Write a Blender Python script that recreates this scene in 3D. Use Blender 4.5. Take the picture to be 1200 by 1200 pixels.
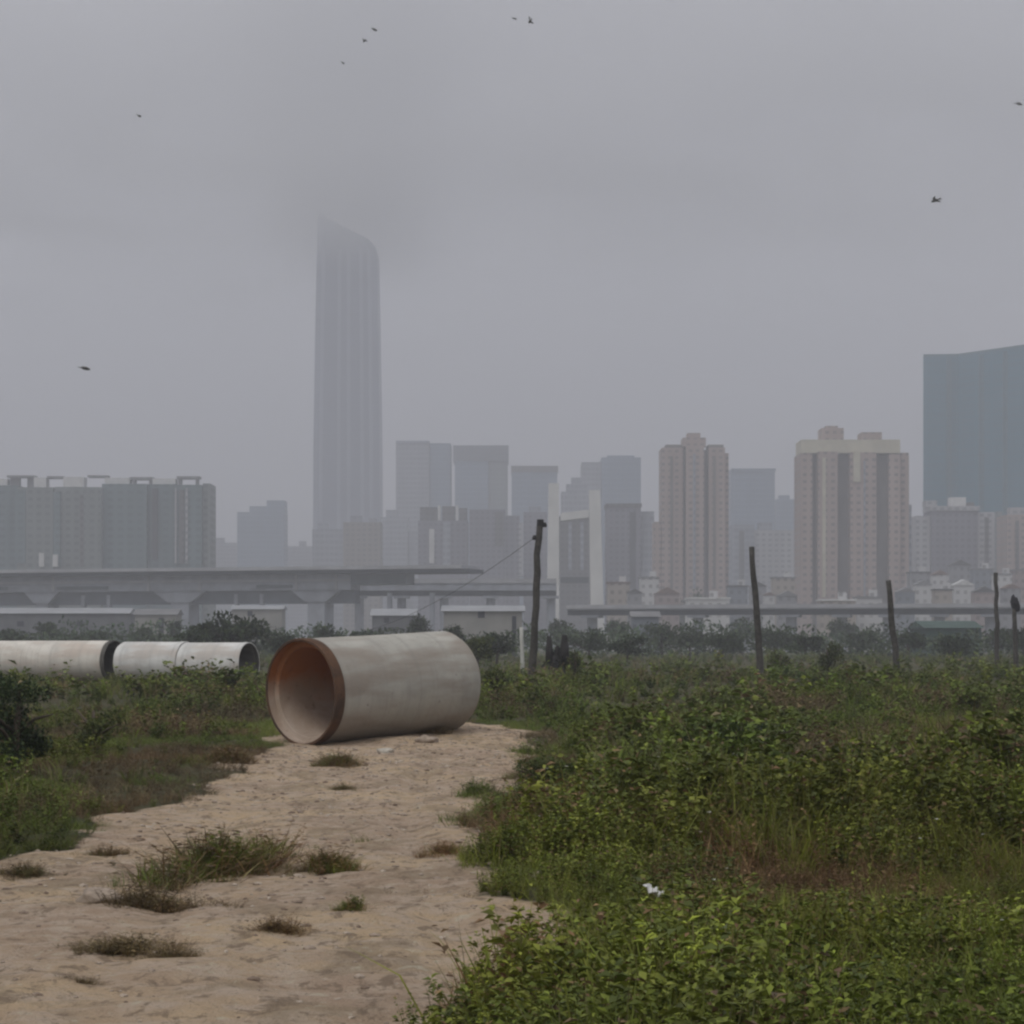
import bpy, bmesh, math, random
import numpy as np
from mathutils import Vector, Matrix, noise as mnoise

for o in list(bpy.data.objects):
    bpy.data.objects.remove(o)
SC = bpy.context.scene
COL = SC.collection
R = math.radians
RNG = np.random.default_rng(11)
random.seed(11)

# ------------------------------------------------------------------ camera, sky, sun, exposure
F, HC, PYH = 2800.0, 1.55, 757.0       # focal length in photo pixels, eye height, horizon row
cd = bpy.data.cameras.new("camera")
cam = bpy.data.objects.new("camera", cd); COL.objects.link(cam)
cam.location = (0, 0, HC); cam.rotation_euler = (R(90), 0, 0)
cd.sensor_width = 36.0; cd.lens = 36.0 * F / 1200.0
cd.shift_y = (PYH - 600.0) / 1200.0
cd.clip_start = 0.1; cd.clip_end = 30000
SC.camera = cam

SUN_EL, SUN_AZ = R(58), R(215)          # azimuth clockwise from +Y: behind the camera, a little left
W = bpy.data.worlds.new("World"); SC.world = W; W.use_nodes = True
nt = W.node_tree; nt.nodes.clear()
def N(t, nt=nt, **kw):
    n = nt.nodes.new(t)
    for k, v in kw.items(): setattr(n, k, v)
    return n
wo = N('ShaderNodeOutputWorld'); bg = N('ShaderNodeBackground'); bg.inputs[1].default_value = 0.10
sky = N('ShaderNodeTexSky'); sky.sky_type = 'NISHITA'; sky.sun_disc = False
sky.sun_elevation = SUN_EL; sky.sun_rotation = SUN_AZ
tc = N('ShaderNodeTexCoord'); sep = N('ShaderNodeSeparateXYZ'); nt.links.new(tc.outputs['Generated'], sep.inputs[0])
def wm(op, a, b=None, c=None):
    n = N('ShaderNodeMath'); n.operation = op
    for i, v in enumerate((a, b, c)):
        if v is None: continue
        if isinstance(v, (int, float)): n.inputs[i].default_value = v
        else: nt.links.new(v, n.inputs[i])
    return n.outputs[0]
zpos = wm('MAXIMUM', sep.outputs[2], 0.0)
zz = wm('ADD', zpos, 0.13)
cx = wm('DIVIDE', sep.outputs[0], zz); cy = wm('DIVIDE', sep.outputs[1], zz)
cmb = N('ShaderNodeCombineXYZ'); nt.links.new(cx, cmb.inputs[0]); nt.links.new(cy, cmb.inputs[1])
n1 = N('ShaderNodeTexNoise'); n1.inputs['Scale'].default_value = 1.1; n1.inputs['Detail'].default_value = 5; n1.inputs['Roughness'].default_value = 0.55
n1.inputs['Distortion'].default_value = 0.4
mp = N('ShaderNodeMapping'); mp.inputs['Location'].default_value = (3.1, 1.7, 0.4); mp.inputs['Scale'].default_value = (1.0, 1.4, 1)
nt.links.new(cmb.outputs[0], mp.inputs[0]); nt.links.new(mp.outputs[0], n1.inputs['Vector'])
n2 = N('ShaderNodeTexNoise'); n2.inputs['Scale'].default_value = 3.6; n2.inputs['Detail'].default_value = 6
nt.links.new(mp.outputs[0], n2.inputs['Vector'])
SKY_BASE, SKY_ZEN, SKY_CON = 3.7, 1.15, 1.15
lum = wm('MULTIPLY', wm('ADD', 1.0, wm('MULTIPLY', zpos, SKY_ZEN)), SKY_BASE)
cl = wm('ADD', wm('MULTIPLY', wm('SUBTRACT', n1.outputs['Fac'], 0.5), SKY_CON), wm('MULTIPLY', wm('SUBTRACT', n2.outputs['Fac'], 0.5), 0.22))
lum = wm('MULTIPLY', lum, wm('ADD', 1.0, cl))
ramp = N('ShaderNodeMix', data_type='RGBA')
nt.links.new(wm('MULTIPLY_ADD', cl, -1.6, 0.5), ramp.inputs['Factor'])
ramp.inputs[6].default_value = (1.00, 0.995, 0.99, 1); ramp.inputs[7].default_value = (0.965, 0.965, 1.035, 1)
vm = N('ShaderNodeVectorMath', operation='SCALE'); nt.links.new(ramp.outputs[2], vm.inputs[0]); nt.links.new(lum, vm.inputs['Scale'])
mx = N('ShaderNodeMix', data_type='RGBA'); mx.inputs['Factor'].default_value = 0.95
nt.links.new(sky.outputs[0], mx.inputs[6]); nt.links.new(vm.outputs[0], mx.inputs[7])
nt.links.new(mx.outputs[2], bg.inputs[0]); nt.links.new(bg.outputs[0], wo.inputs[0])

sl = bpy.data.lights.new("sun", 'SUN'); sl.energy = 1.1; sl.angle = R(22); sl.color = (1.0, 0.955, 0.89)
so = bpy.data.objects.new("sun", sl); COL.objects.link(so)
sd = Vector((math.sin(SUN_AZ) * math.cos(SUN_EL), math.cos(SUN_AZ) * math.cos(SUN_EL), math.sin(SUN_EL)))
so.rotation_euler = sd.to_track_quat('Z', 'Y').to_euler(); so.location = (0, -20, 60)

vs = SC.view_settings; vs.view_transform = 'Standard'; vs.look = 'None'; vs.gamma = 1; vs.use_curve_mapping = False
vs.exposure = 0.08
SC.cycles.max_bounces = 8; SC.cycles.volume_bounces = 4; SC.cycles.volume_step_rate = 2.0; SC.cycles.transparent_max_bounces = 8
SC.cycles.use_denoising = True
SC.cycles.pixel_filter_type = 'BLACKMAN_HARRIS'; SC.cycles.filter_width = 2.4

# ------------------------------------------------------------------ helpers
def P(px, py, Y):
    return Vector(((px - 600) * Y / F, Y, HC - (py - PYH) * Y / F))
def X_(px, Y): return (px - 600) * Y / F
def Z_(py, Y): return HC - (py - PYH) * Y / F
def gnd(px, py):
    Y = F * HC / (py - PYH); return ((px - 600) * Y / F, Y)

def tag(o, label=None, cat=None, group=None, kind=None):
    if label: o['label'] = label
    if cat: o['category'] = cat
    if group: o['group'] = group
    if kind: o['kind'] = kind
    return o
def thing(name, label, cat, loc=(0, 0, 0), rz=0, group=None):
    o = bpy.data.objects.new(name, None); COL.objects.link(o)
    o.empty_display_size = 0.5
    o.location = loc; o.rotation_euler = (0, 0, rz)
    return tag(o, label, cat, group)
def link(name, me, mat, parent=None, loc=None):
    o = bpy.data.objects.new(name, me); COL.objects.link(o)
    if mat is not None:
        me.materials.append(mat)
    if parent is not None: o.parent = parent
    if loc is not None: o.location = loc
    return o
class MB:
    """collects shapes of one mesh"""
    def __init__(s): s.v = []; s.f = []
    def add(s, vs, fs):
        b = len(s.v); s.v += [tuple(p) for p in vs]; s.f += [tuple(i + b for i in f) for f in fs]
    def box(s, x0, x1, y0, y1, z0, z1):
        s.add([(x0,y0,z0),(x1,y0,z0),(x1,y1,z0),(x0,y1,z0),(x0,y0,z1),(x1,y0,z1),(x1,y1,z1),(x0,y1,z1)],
              [(0,3,2,1),(4,5,6,7),(0,1,5,4),(1,2,6,5),(2,3,7,6),(3,0,4,7)])
    def prism(s, pts, z0, z1):
        n = len(pts)
        z0s = z0 if hasattr(z0, '__len__') else [z0] * n
        z1s = z1 if hasattr(z1, '__len__') else [z1] * n
        s.add([(p[0], p[1], z0s[i]) for i, p in enumerate(pts)] + [(p[0], p[1], z1s[i]) for i, p in enumerate(pts)],
              [tuple(range(n))[::-1], tuple(range(n, 2 * n))] + [(i, (i+1) % n, n + (i+1) % n, n + i) for i in range(n)])
    def tube(s, pts, rad, n=8, cap=True):
        pts = [Vector(p) for p in pts]; b = len(s.v)
        for i, p in enumerate(pts):
            t = (pts[min(i+1, len(pts)-1)] - pts[max(i-1, 0)]).normalized()
            a = t.cross(Vector((0, 0, 1)) if abs(t.z) < 0.9 else Vector((1, 0, 0))).normalized(); c = t.cross(a)
            r = rad[i] if hasattr(rad, '__len__') else rad
            for k in range(n):
                w = 2 * math.pi * k / n
                s.v.append(tuple(p + a * (r * math.cos(w)) + c * (r * math.sin(w))))
        for i in range(len(pts) - 1):
            for k in range(n):
                s.f.append((b + i*n + k, b + i*n + (k+1) % n, b + (i+1)*n + (k+1) % n, b + (i+1)*n + k))
        if cap:
            s.f.append(tuple(b + k for k in range(n))[::-1]); e = b + (len(pts)-1) * n
            s.f.append(tuple(e + k for k in range(n)))
    def build(s, name, mat, parent=None, smooth=False, loc=None):
        me = bpy.data.meshes.new(name); me.from_pydata(s.v, [], s.f); me.update()
        bm = bmesh.new(); bm.from_mesh(me); bmesh.ops.recalc_face_normals(bm, faces=bm.faces); bm.to_mesh(me); bm.free()
        if smooth: me.polygons.foreach_set('use_smooth', [True] * len(me.polygons))
        return link(name, me, mat, parent, loc)

def quads_mesh(name, Q, C, mat, parent=None, loc=None):
    """Q (K,4,3) leaf quads, C (K,3) own colour of each leaf"""
    K = len(Q); me = bpy.data.meshes.new(name)
    me.vertices.add(4 * K); me.vertices.foreach_set('co', np.ascontiguousarray(Q, dtype=np.float32).ravel())
    me.loops.add(4 * K); me.loops.foreach_set('vertex_index', np.arange(4 * K, dtype=np.int32))
    me.polygons.add(K); me.polygons.foreach_set('loop_start', np.arange(0, 4 * K, 4, dtype=np.int32))
    me.update(calc_edges=True)
    at = me.color_attributes.new('leaf_colour', 'FLOAT_COLOR', 'POINT')
    c4 = np.ones((4 * K, 4), dtype=np.float32); c4[:, :3] = np.repeat(C, 4, axis=0)
    at.data.foreach_set('color', c4.ravel())
    return link(name, me, mat, parent, loc)

# value noise
_T = np.random.default_rng(5).random((256, 256))
def vnoise(x, y):
    xi = np.floor(x).astype(int); yi = np.floor(y).astype(int); fx = x - xi; fy = y - yi
    fx = fx*fx*(3-2*fx); fy = fy*fy*(3-2*fy)
    a = _T[xi & 255, yi & 255]; b = _T[(xi+1) & 255, yi & 255]; c = _T[xi & 255, (yi+1) & 255]; d = _T[(xi+1) & 255, (yi+1) & 255]
    return (a*(1-fx)+b*fx)*(1-fy) + (c*(1-fx)+d*fx)*fy - 0.5
def fbm(x, y, o=4):
    r = 0; a = 1.0
    for i in range(o): r = r + a * vnoise(x * 2**i + 17*i, y * 2**i + 5*i); a *= 0.5
    return r

# ------------------------------------------------------------------ materials
def new_mat(name):
    m = bpy.data.materials.new(name); m.use_nodes = True
    t = m.node_tree; t.nodes.clear()
    o = t.nodes.new('ShaderNodeOutputMaterial'); p = t.nodes.new('ShaderNodeBsdfPrincipled')
    t.links.new(p.outputs[0], o.inputs[0])
    p.inputs['Roughness'].default_value = 0.85
    p.inputs['Specular IOR Level'].default_value = 0.25
    return m, t, p
class G:
    """tiny node-graph helper"""
    def __init__(s, t): s.t = t
    def n(s, ty, **kw):
        x = s.t.nodes.new(ty)
        for k, v in kw.items(): setattr(x, k, v)
        return x
    def put(s, v, inp):
        if isinstance(v, bpy.types.NodeSocket): s.t.links.new(v, inp)
        else: inp.default_value = v
    def m(s, op, a, b=None, c=None, clamp=False):
        x = s.n('ShaderNodeMath', operation=op); x.use_clamp = clamp
        for i, v in enumerate((a, b, c)):
            if v is not None: s.put(v, x.inputs[i])
        return x.outputs[0]
    def mix(s, f, a, b, mode='MIX'):
        x = s.n('ShaderNodeMix', data_type='RGBA', blend_type=mode)
        s.put(f, x.inputs[0])
        for v, i in ((a, 6), (b, 7)):
            s.put(v if isinstance(v, bpy.types.NodeSocket) else (*v, 1), x.inputs[i])
        return x.outputs[2]
    def noise(s, vec, scale, det=4, rough=0.55, dist=0.0):
        x = s.n('ShaderNodeTexNoise'); x.inputs['Scale'].default_value = scale; x.inputs['Detail'].default_value = det
        x.inputs['Roughness'].default_value = rough; x.inputs['Distortion'].default_value = dist
        if vec is not None: s.t.links.new(vec, x.inputs['Vector'])
        return x.outputs['Fac']
    def smooth(s, v, a, b):
        x = s.n('ShaderNodeMapRange', interpolation_type='SMOOTHSTEP'); s.put(v, x.inputs[0])
        x.inputs[1].default_value = a; x.inputs[2].default_value = b
        return x.outputs[0]
    def obj(s): return s.n('ShaderNodeTexCoord').outputs['Object']
    def scale(s, vec, sc):
        x = s.n('ShaderNodeMapping'); s.t.links.new(vec, x.inputs[0]); x.inputs['Scale'].default_value = sc
        return x.outputs[0]
    def bump(s, h, strength, dist, p):
        b = s.n('ShaderNodeBump'); b.inputs['Strength'].default_value = strength; b.inputs['Distance'].default_value = dist
        s.t.links.new(h, b.inputs['Height']); s.t.links.new(b.outputs[0], p.inputs['Normal'])

def plain(name, c, var=0.18, scale=0.6, rough=0.85):
    m, t, p = new_mat(name); g = G(t)
    f = g.noise(g.obj(), scale, 5)
    a = tuple(x * (1 - var) for x in c); b = tuple(min(1, x * (1 + var)) for x in c)
    t.links.new(g.mix(g.smooth(f, 0.3, 0.7), a, b), p.inputs['Base Color'])
    p.inputs['Roughness'].default_value = rough
    return m

def facade(name, wall, glass, fh=3.0, bw=3.4, u0=0.22, u1=0.78, v0=0.3, v1=0.75, streak=0.12):
    """rows of windows cut into a rendered wall, in metres on the building"""
    m, t, p = new_mat(name); g = G(t)
    ob = g.obj(); s = g.n('ShaderNodeSeparateXYZ'); t.links.new(ob, s.inputs[0])
    ge = g.n('ShaderNodeNewGeometry')
    u = g.m('DIVIDE', g.m('ADD', g.m('ADD', s.outputs[0], s.outputs[1]), 500.0), bw); v = g.m('DIVIDE', s.outputs[2], fh)
    fu = g.m('FRACT', u); fv = g.m('FRACT', v)
    mk = g.m('MULTIPLY', g.m('MULTIPLY', g.m('GREATER_THAN', fu, u0), g.m('LESS_THAN', fu, u1)),
             g.m('MULTIPLY', g.m('GREATER_THAN', fv, v0), g.m('LESS_THAN', fv, v1)))
    tc = g.n('ShaderNodeTexCoord'); sn = g.n('ShaderNodeSeparateXYZ'); t.links.new(tc.outputs['Normal'], sn.inputs[0])
    mk = g.m('MULTIPLY', mk, g.m('LESS_THAN', sn.outputs[2], 0.5))
    cv = g.n('ShaderNodeCombineXYZ'); t.links.new(g.m('FLOOR', u), cv.inputs[0]); t.links.new(g.m('FLOOR', v), cv.inputs[1])
    wn = g.n('ShaderNodeTexWhiteNoise', noise_dimensions='2D'); t.links.new(cv.outputs[0], wn.inputs['Vector'])
    st = g.noise(g.scale(ob, (0.14, 0.14, 0.012)), 1.0, 4)
    wc = g.mix(g.smooth(st, 0.25, 0.75), tuple(x * (1 - streak) for x in wall), tuple(min(1, x * (1 + streak)) for x in wall))
    gc = g.mix(g.m('POWER', wn.outputs['Value'], 3.0), glass, tuple(0.55 * a + 0.45 * b for a, b in zip(glass, wall)))
    t.links.new(g.mix(mk, wc, gc), p.inputs['Base Color'])
    t.links.new(g.m('MULTIPLY_ADD', mk, -0.5, 0.85), p.inputs['Roughness'])
    return m

def leafmat(name, trans=0.25, rough=0.6):
    m = bpy.data.materials.new(name); m.use_nodes = True; t = m.node_tree; t.nodes.clear(); g = G(t)
    o = g.n('ShaderNodeOutputMaterial'); p = g.n('ShaderNodeBsdfPrincipled'); tr = g.n('ShaderNodeBsdfTranslucent'); mx = g.n('ShaderNodeMixShader')
    a = g.n('ShaderNodeAttribute'); a.attribute_name = 'leaf_colour'
    f = g.noise(g.obj(), 9.0, 3)
    c = g.mix(1.0, a.outputs['Color'], g.mix(g.smooth(f, 0.3, 0.7), (0.8, 0.8, 0.8), (1.2, 1.2, 1.15)), 'MULTIPLY')
    t.links.new(c, p.inputs['Base Color']); t.links.new(c, tr.inputs['Color'])
    p.inputs['Roughness'].default_value = rough; p.inputs['Specular IOR Level'].default_value = 0.25
    mx.inputs[0].default_value = trans
    t.links.new(p.outputs[0], mx.inputs[1]); t.links.new(tr.outputs[0], mx.inputs[2]); t.links.new(mx.outputs[0], o.inputs[0])
    return m
M_LEAF = leafmat('leaf', 0.15); M_GRASS = leafmat('grass_blade', 0.3); M_DRY = leafmat('dry_stalk', 0.3, 0.8); M_CROWN = leafmat('tree_leaf', 0.2)
M_BARK = plain('bark', (0.07, 0.055, 0.042), 0.3, 6)
M_WOOD = plain('weathered_wood', (0.060, 0.056, 0.050), 0.35, 5)
M_WIRE = plain('wire', (0.03, 0.03, 0.032), 0.1, 5)

# ------------------------------------------------------------------ ground
SANDPX = [(440,1600),(500,1240),(545,1185),(615,1135),(660,1082),(640,1046),(570,1020),(572,980),(598,935),(615,888),(640,862),(600,850),
          (470,846),(330,852),(308,872),(255,905),(215,935),(130,960),(60,990),(-30,1012),(-260,1090),(-600,1600)]
SAND = [gnd(*p) for p in SANDPX]
def sand_dist(x, y):
    """signed distance in metres to the edge of the bare track: negative inside"""
    x = np.asarray(x, float); y = np.asarray(y, float)
    best = np.full(x.shape, 1e9); ins = np.zeros(x.shape, bool)
    n = len(SAND)
    for i in range(n):
        x0, y0 = SAND[i]; x1, y1 = SAND[(i+1) % n]
        dx, dy = x1-x0, y1-y0; L = dx*dx+dy*dy
        t = np.clip(((x-x0)*dx+(y-y0)*dy)/L, 0, 1)
        best = np.minimum(best, np.hypot(x-x0-t*dx, y-y0-t*dy))
        c = ((y0 > y) != (y1 > y)) & (x < (x1-x0)*(y-y0)/((y1-y0) if y1 != y0 else 1e-9) + x0)
        ins ^= c
    return np.where(ins, -best, best)
def ragged(x, y):
    return sand_dist(x, y) + 0.6 * fbm(np.asarray(x)/0.9, np.asarray(y)/1.6, 4)
def height(x, y):
    x = np.asarray(x, float); y = np.asarray(y, float)
    near = np.clip(1 - (y - 60) / 60, 0.15, 1)
    h = near * (0.10 * fbm(x/4.0+9, y/6.0+3, 3) + 0.060 * fbm(x/0.9, y/1.1, 4) + 0.024 * fbm(x/0.22+4, y/0.30, 2))
    # two worn wheel ruts winding along the track
    xc = -1.15 - 0.028 * (y - 10) + 0.25 * np.sin(y / 5.0)
    for off in (-0.85, 0.75):
        h = h - 0.055 * np.exp(-((x - xc - off) / 0.17)**2) * (0.55 + 0.9 * fbm(x/1.5, y/2.2, 2)) * np.clip((38 - y) / 6, 0, 1)
    # the big pipe is chocked up on a low bank at its far end
    u_ = (x + 3.39) * 0.669 + (y - 38.3) * 0.743; v_ = (x + 3.39) * 0.743 - (y - 38.3) * 0.669
    h += 0.03 * (1 + 1.6 * fbm(x/0.5, y/0.6, 2)) * np.exp(-((np.abs(v_) - 0.42) / 0.22)**2) * np.clip((u_ - 0.15) / 0.5, 0, 1) * np.clip((3.9 - u_) / 0.6, 0, 1)
    h += 0.16 * np.exp(-(((x+0.9)/1.6)**2 + ((y-41.2)/2.2)**2))
    return h
def build_ground():
    ys = [-30, -15, -5, 0, 4, 6.5]; y = 8.0
    while y < 70: ys.append(y); y *= 1.0042
    while y < 7000: ys.append(y); y *= 1.06
    ys = np.array(ys); nt_ = 300
    t = np.linspace(-1, 1, nt_); t = np.sign(t) * (0.72*np.abs(t) + 0.28*np.abs(t)**6)
    X = t[None, :] * (3 + np.maximum(ys, 0)[:, None] * 0.42); Y = np.repeat(ys[:, None], nt_, 1)
    X = np.where(np.abs(t)[None, :] > 0.985, np.sign(t)[None, :] * np.maximum(np.abs(X), 40 + Y * 0.65), X)
    Zg = height(X, Y); sd_ = ragged(X, Y)
    sand = np.clip(0.5 - sd_ / 0.5, 0, 1)
    V = np.stack([X, Y, Zg], -1).reshape(-1, 3); r, c = len(ys), nt_
    i = np.arange(r*c).reshape(r, c)
    Fq = np.stack([i[:-1, :-1], i[:-1, 1:], i[1:, 1:], i[1:, :-1]], -1).reshape(-1, 4)
    me = bpy.data.meshes.new('ground'); me.vertices.add(r*c); me.vertices.foreach_set('co', V.astype(np.float32).ravel())
    me.loops.add(Fq.size); me.loops.foreach_set('vertex_index', Fq.astype(np.int32).ravel())
    me.polygons.add(len(Fq)); me.polygons.foreach_set('loop_start', np.arange(0, Fq.size, 4, dtype=np.int32))
    me.update(calc_edges=True); me.polygons.foreach_set('use_smooth', [True]*len(Fq))
    at = me.attributes.new('bare', 'FLOAT', 'POINT'); at.data.foreach_set('value', sand.astype(np.float32).ravel())
    m, tt, p = new_mat('ground'); g = G(tt)
    ob = g.obj(); a = g.n('ShaderNodeAttribute'); a.attribute_name = 'bare'
    f1 = g.noise(ob, 0.55, 5); f2 = g.noise(ob, 4.5, 6, 0.65); f3 = g.noise(ob, 26.0, 5, 0.7); f4 = g.noise(g.scale(ob, (1.5, 0.8, 1)), 5.0, 6, 0.72, 0.5)
    wide = g.noise(g.scale(ob, (1.6, 0.7, 1)), 1.2, 5, 0.6, 0.6)
    sc = g.mix(g.smooth(f1, 0.38, 0.62), (0.489, 0.356, 0.253), (0.643, 0.480, 0.304))
    sc = g.mix(g.smooth(f2, 0.40, 0.66), sc, (0.617, 0.490, 0.374))
    sc = g.mix(g.m('MULTIPLY', g.smooth(wide, 0.50, 0.64), 0.65), sc, (0.351, 0.266, 0.173))
    sc = g.mix(g.m('MULTIPLY', g.smooth(f4, 0.52, 0.62), 0.8), sc, (0.257, 0.188, 0.128))
    sc = g.mix(g.m('MULTIPLY', g.smooth(f4, 0.42, 0.32), 0.55), sc, (0.700, 0.661, 0.503))
    sc = g.mix(g.m('MULTIPLY', g.smooth(f3, 0.54, 0.68), 0.6), sc, (0.240, 0.180, 0.128))
    sc = g.mix(g.m('MULTIPLY', g.smooth(f3, 0.38, 0.28), 0.5), sc, (0.700, 0.700, 0.591))
    fld = g.mix(g.smooth(g.noise(ob, 0.35, 5), 0.35, 0.65), (0.050, 0.058, 0.022), (0.095, 0.085, 0.040))
    fld = g.mix(g.smooth(f2, 0.5, 0.72), fld, (0.085, 0.062, 0.038))
    edge = g.m('ADD', a.outputs['Fac'], g.m('MULTIPLY', g.m('SUBTRACT', f2, 0.5), 0.9))
    tt.links.new(g.mix(g.smooth(edge, 0.35, 0.62), fld, sc), p.inputs['Base Color'])
    p.inputs['Roughness'].default_value = 0.95
    f5 = g.noise(ob, 70.0, 4, 0.7)
    g.bump(g.m('ADD', g.m('ADD', g.m('MULTIPLY', f4, 0.8), g.m('MULTIPLY', f3, 0.7)), g.m('MULTIPLY', f5, 0.35)), 1.0, 0.08, p)
    tag(link('ground', me, m), kind='structure', label='sandy bare track running into a weedy level field', cat='ground')
build_ground()

# ------------------------------------------------------------------ haze: even air from the camera to the far towers
HAZE_D, HAZE_TOP = 0.00060, 760.0
hb = MB(); hb.box(-4700, 4700, -60, 7100, -1.3, HAZE_TOP)
hm = bpy.data.materials.new('haze'); hm.use_nodes = True; ht = hm.node_tree; ht.nodes.clear()
ho = ht.nodes.new('ShaderNodeOutputMaterial'); hp = ht.nodes.new('ShaderNodeVolumePrincipled')
hp.inputs['Color'].default_value = (0.916, 0.93, 0.99, 1); hp.inputs['Density'].default_value = HAZE_D; hp.inputs['Anisotropy'].default_value = 0.1
ht.links.new(hp.outputs[0], ho.inputs['Volume'])
tag(hb.build('haze', hm), 'grey humid haze over the field and the city', 'haze', kind='stuff')

# ragged bank of low cloud over the city; the tallest tower runs up into it
def low_cloud():
    Y = 2150.0; z0, z1 = 318.0, 735.0; x0, x1 = -1150.0, 1150.0; y0, y1 = 1880.0, 2330.0
    mb = MB(); mb.box(x0, x1, y0, y1, z0, z1)
    m = bpy.data.materials.new('cloud'); m.use_nodes = True; t = m.node_tree; t.nodes.clear(); g = G(t)
    o = g.n('ShaderNodeOutputMaterial'); p = g.n('ShaderNodeVolumePrincipled')
    ob = g.obj(); sp = g.n('ShaderNodeSeparateXYZ'); t.links.new(ob, sp.inputs[0])
    nz = g.noise(g.scale(ob, (1/260, 1/240, 1/95)), 1.0, 4, 0.6, 0.5)
    lift = g.m('ADD', sp.outputs[2], g.m('MULTIPLY', g.m('SUBTRACT', nz, 0.5), 330.0))
    base = g.smooth(lift, 325.0, 520.0)
    dx = g.m('DIVIDE', g.m('SUBTRACT', sp.outputs[0], X_(408, Y)), 62.0)
    near = g.m('POWER', 2.718, g.m('MULTIPLY', g.m('MULTIPLY', dx, dx), -1.0))
    tow = g.m('MULTIPLY', g.smooth(g.m('ADD', sp.outputs[2], g.m('MULTIPLY', g.m('SUBTRACT', nz, 0.5), 60.0)), 318.0, 400.0), near)
    side = g.m('MULTIPLY', g.smooth(g.m('ABSOLUTE', sp.outputs[0]), 1140.0, 750.0), g.smooth(sp.outputs[2], 733.0, 660.0))
    d = g.m('ADD', g.m('MULTIPLY', base, g.m('MULTIPLY', g.m('MULTIPLY_ADD', g.smooth(nz, 0.40, 0.66), 0.8, 0.2), 0.0105)), g.m('MULTIPLY', tow, 0.0095))
    p.inputs['Color'].default_value = (0.99, 0.995, 1, 1)
    t.links.new(g.m('MULTIPLY', d, side), p.inputs['Density'])
    t.links.new(p.outputs[0], o.inputs['Volume'])
    tag(mb.build('low_cloud', m), 'ragged bank of low grey cloud around the top of the tallest tower', 'cloud', kind='stuff')
low_cloud()

# ------------------------------------------------------------------ city
def cubes(root, Y0, rows):
    """rows of (part name, px0, px1, py0, py1 or None for the ground, y front offset, depth, material) -> parts on root (unrotated, at its base)"""
    out = []
    kinds = {}
    for nm, a, b, t, u, yo, dp, mt in rows:
        mb = kinds.get((nm, id(mt)))
        mb = MB(); Yf = Y0 + yo
        z0 = -0.6 if u is None else Z_(u, Y0)
        mb.box(X_(a, Y0) - root.location.x, X_(b, Y0) - root.location.x, yo, yo + dp, z0, Z_(t, Y0))
        out.append(mb.build(nm, mt, root))
    return out
def building(name, label, cat, px0, px1, Y, rows, rz=0.0, group=None):
    t = thing(name, label, cat, (X_((px0 + px1) / 2, Y), Y, 0), rz, group)
    cubes(t, Y, rows); return t

F_BLUEGREY = facade('blue_grey_flats', (0.118, 0.168, 0.178), (0.070, 0.110, 0.122), 3.1, 4.2)
F_GREENGREY = facade('green_grey_flats', (0.165, 0.190, 0.185), (0.09, 0.112, 0.115), 3.1, 3.6)
F_TAN = facade('tan_flats', (0.36, 0.285, 0.255), (0.17, 0.145, 0.14), 3.0, 3.2, 0.25, 0.75, 0.3, 0.7)
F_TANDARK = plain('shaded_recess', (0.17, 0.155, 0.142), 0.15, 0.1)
F_CREAM = plain('cream_render', (0.50, 0.47, 0.37), 0.1, 0.2)
F_WHITE = facade('white_flats', (0.38, 0.38, 0.395), (0.20, 0.21, 0.23), 3.0, 3.6)
F_PALE = facade('pale_office', (0.29, 0.31, 0.35), (0.19, 0.21, 0.25), 3.8, 3.0, 0.1, 0.9, 0.3, 0.85)
F_BLUE = facade('blue_glass_office', (0.19, 0.25, 0.33), (0.13, 0.19, 0.26), 3.9, 2.6, 0.08, 0.92, 0.2, 0.9)
F_TEAL = facade('teal_glass', (0.004, 0.135, 0.200), (0.003, 0.112, 0.172), 4.0, 3.0, 0.06, 0.94, 0.2, 0.9, 0.06)
F_PURPLE = facade('purple_grey_flats', (0.185, 0.185, 0.22), (0.10, 0.10, 0.13), 3.0, 3.0)
F_DARK = facade('dark_grey_flats', (0.12, 0.12, 0.122), (0.055, 0.057, 0.06), 3.0, 3.0)
F_TOWER = facade('tower_glass', (0.19, 0.23, 0.31), (0.15, 0.19, 0.27), 4.2, 1.8, 0.12, 0.88, 0.15, 0.92)
F_FIN = plain('tower_fin', (0.30, 0.34, 0.42), 0.06, 0.05)
F_SLOT = plain('dark_slot', (0.05, 0.055, 0.065), 0.1, 0.1)
WHITE = plain('white_plaster', (0.58, 0.58, 0.57), 0.1, 0.3)
GREYROOF = plain('grey_roof', (0.20, 0.20, 0.205), 0.15, 0.3)

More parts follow.
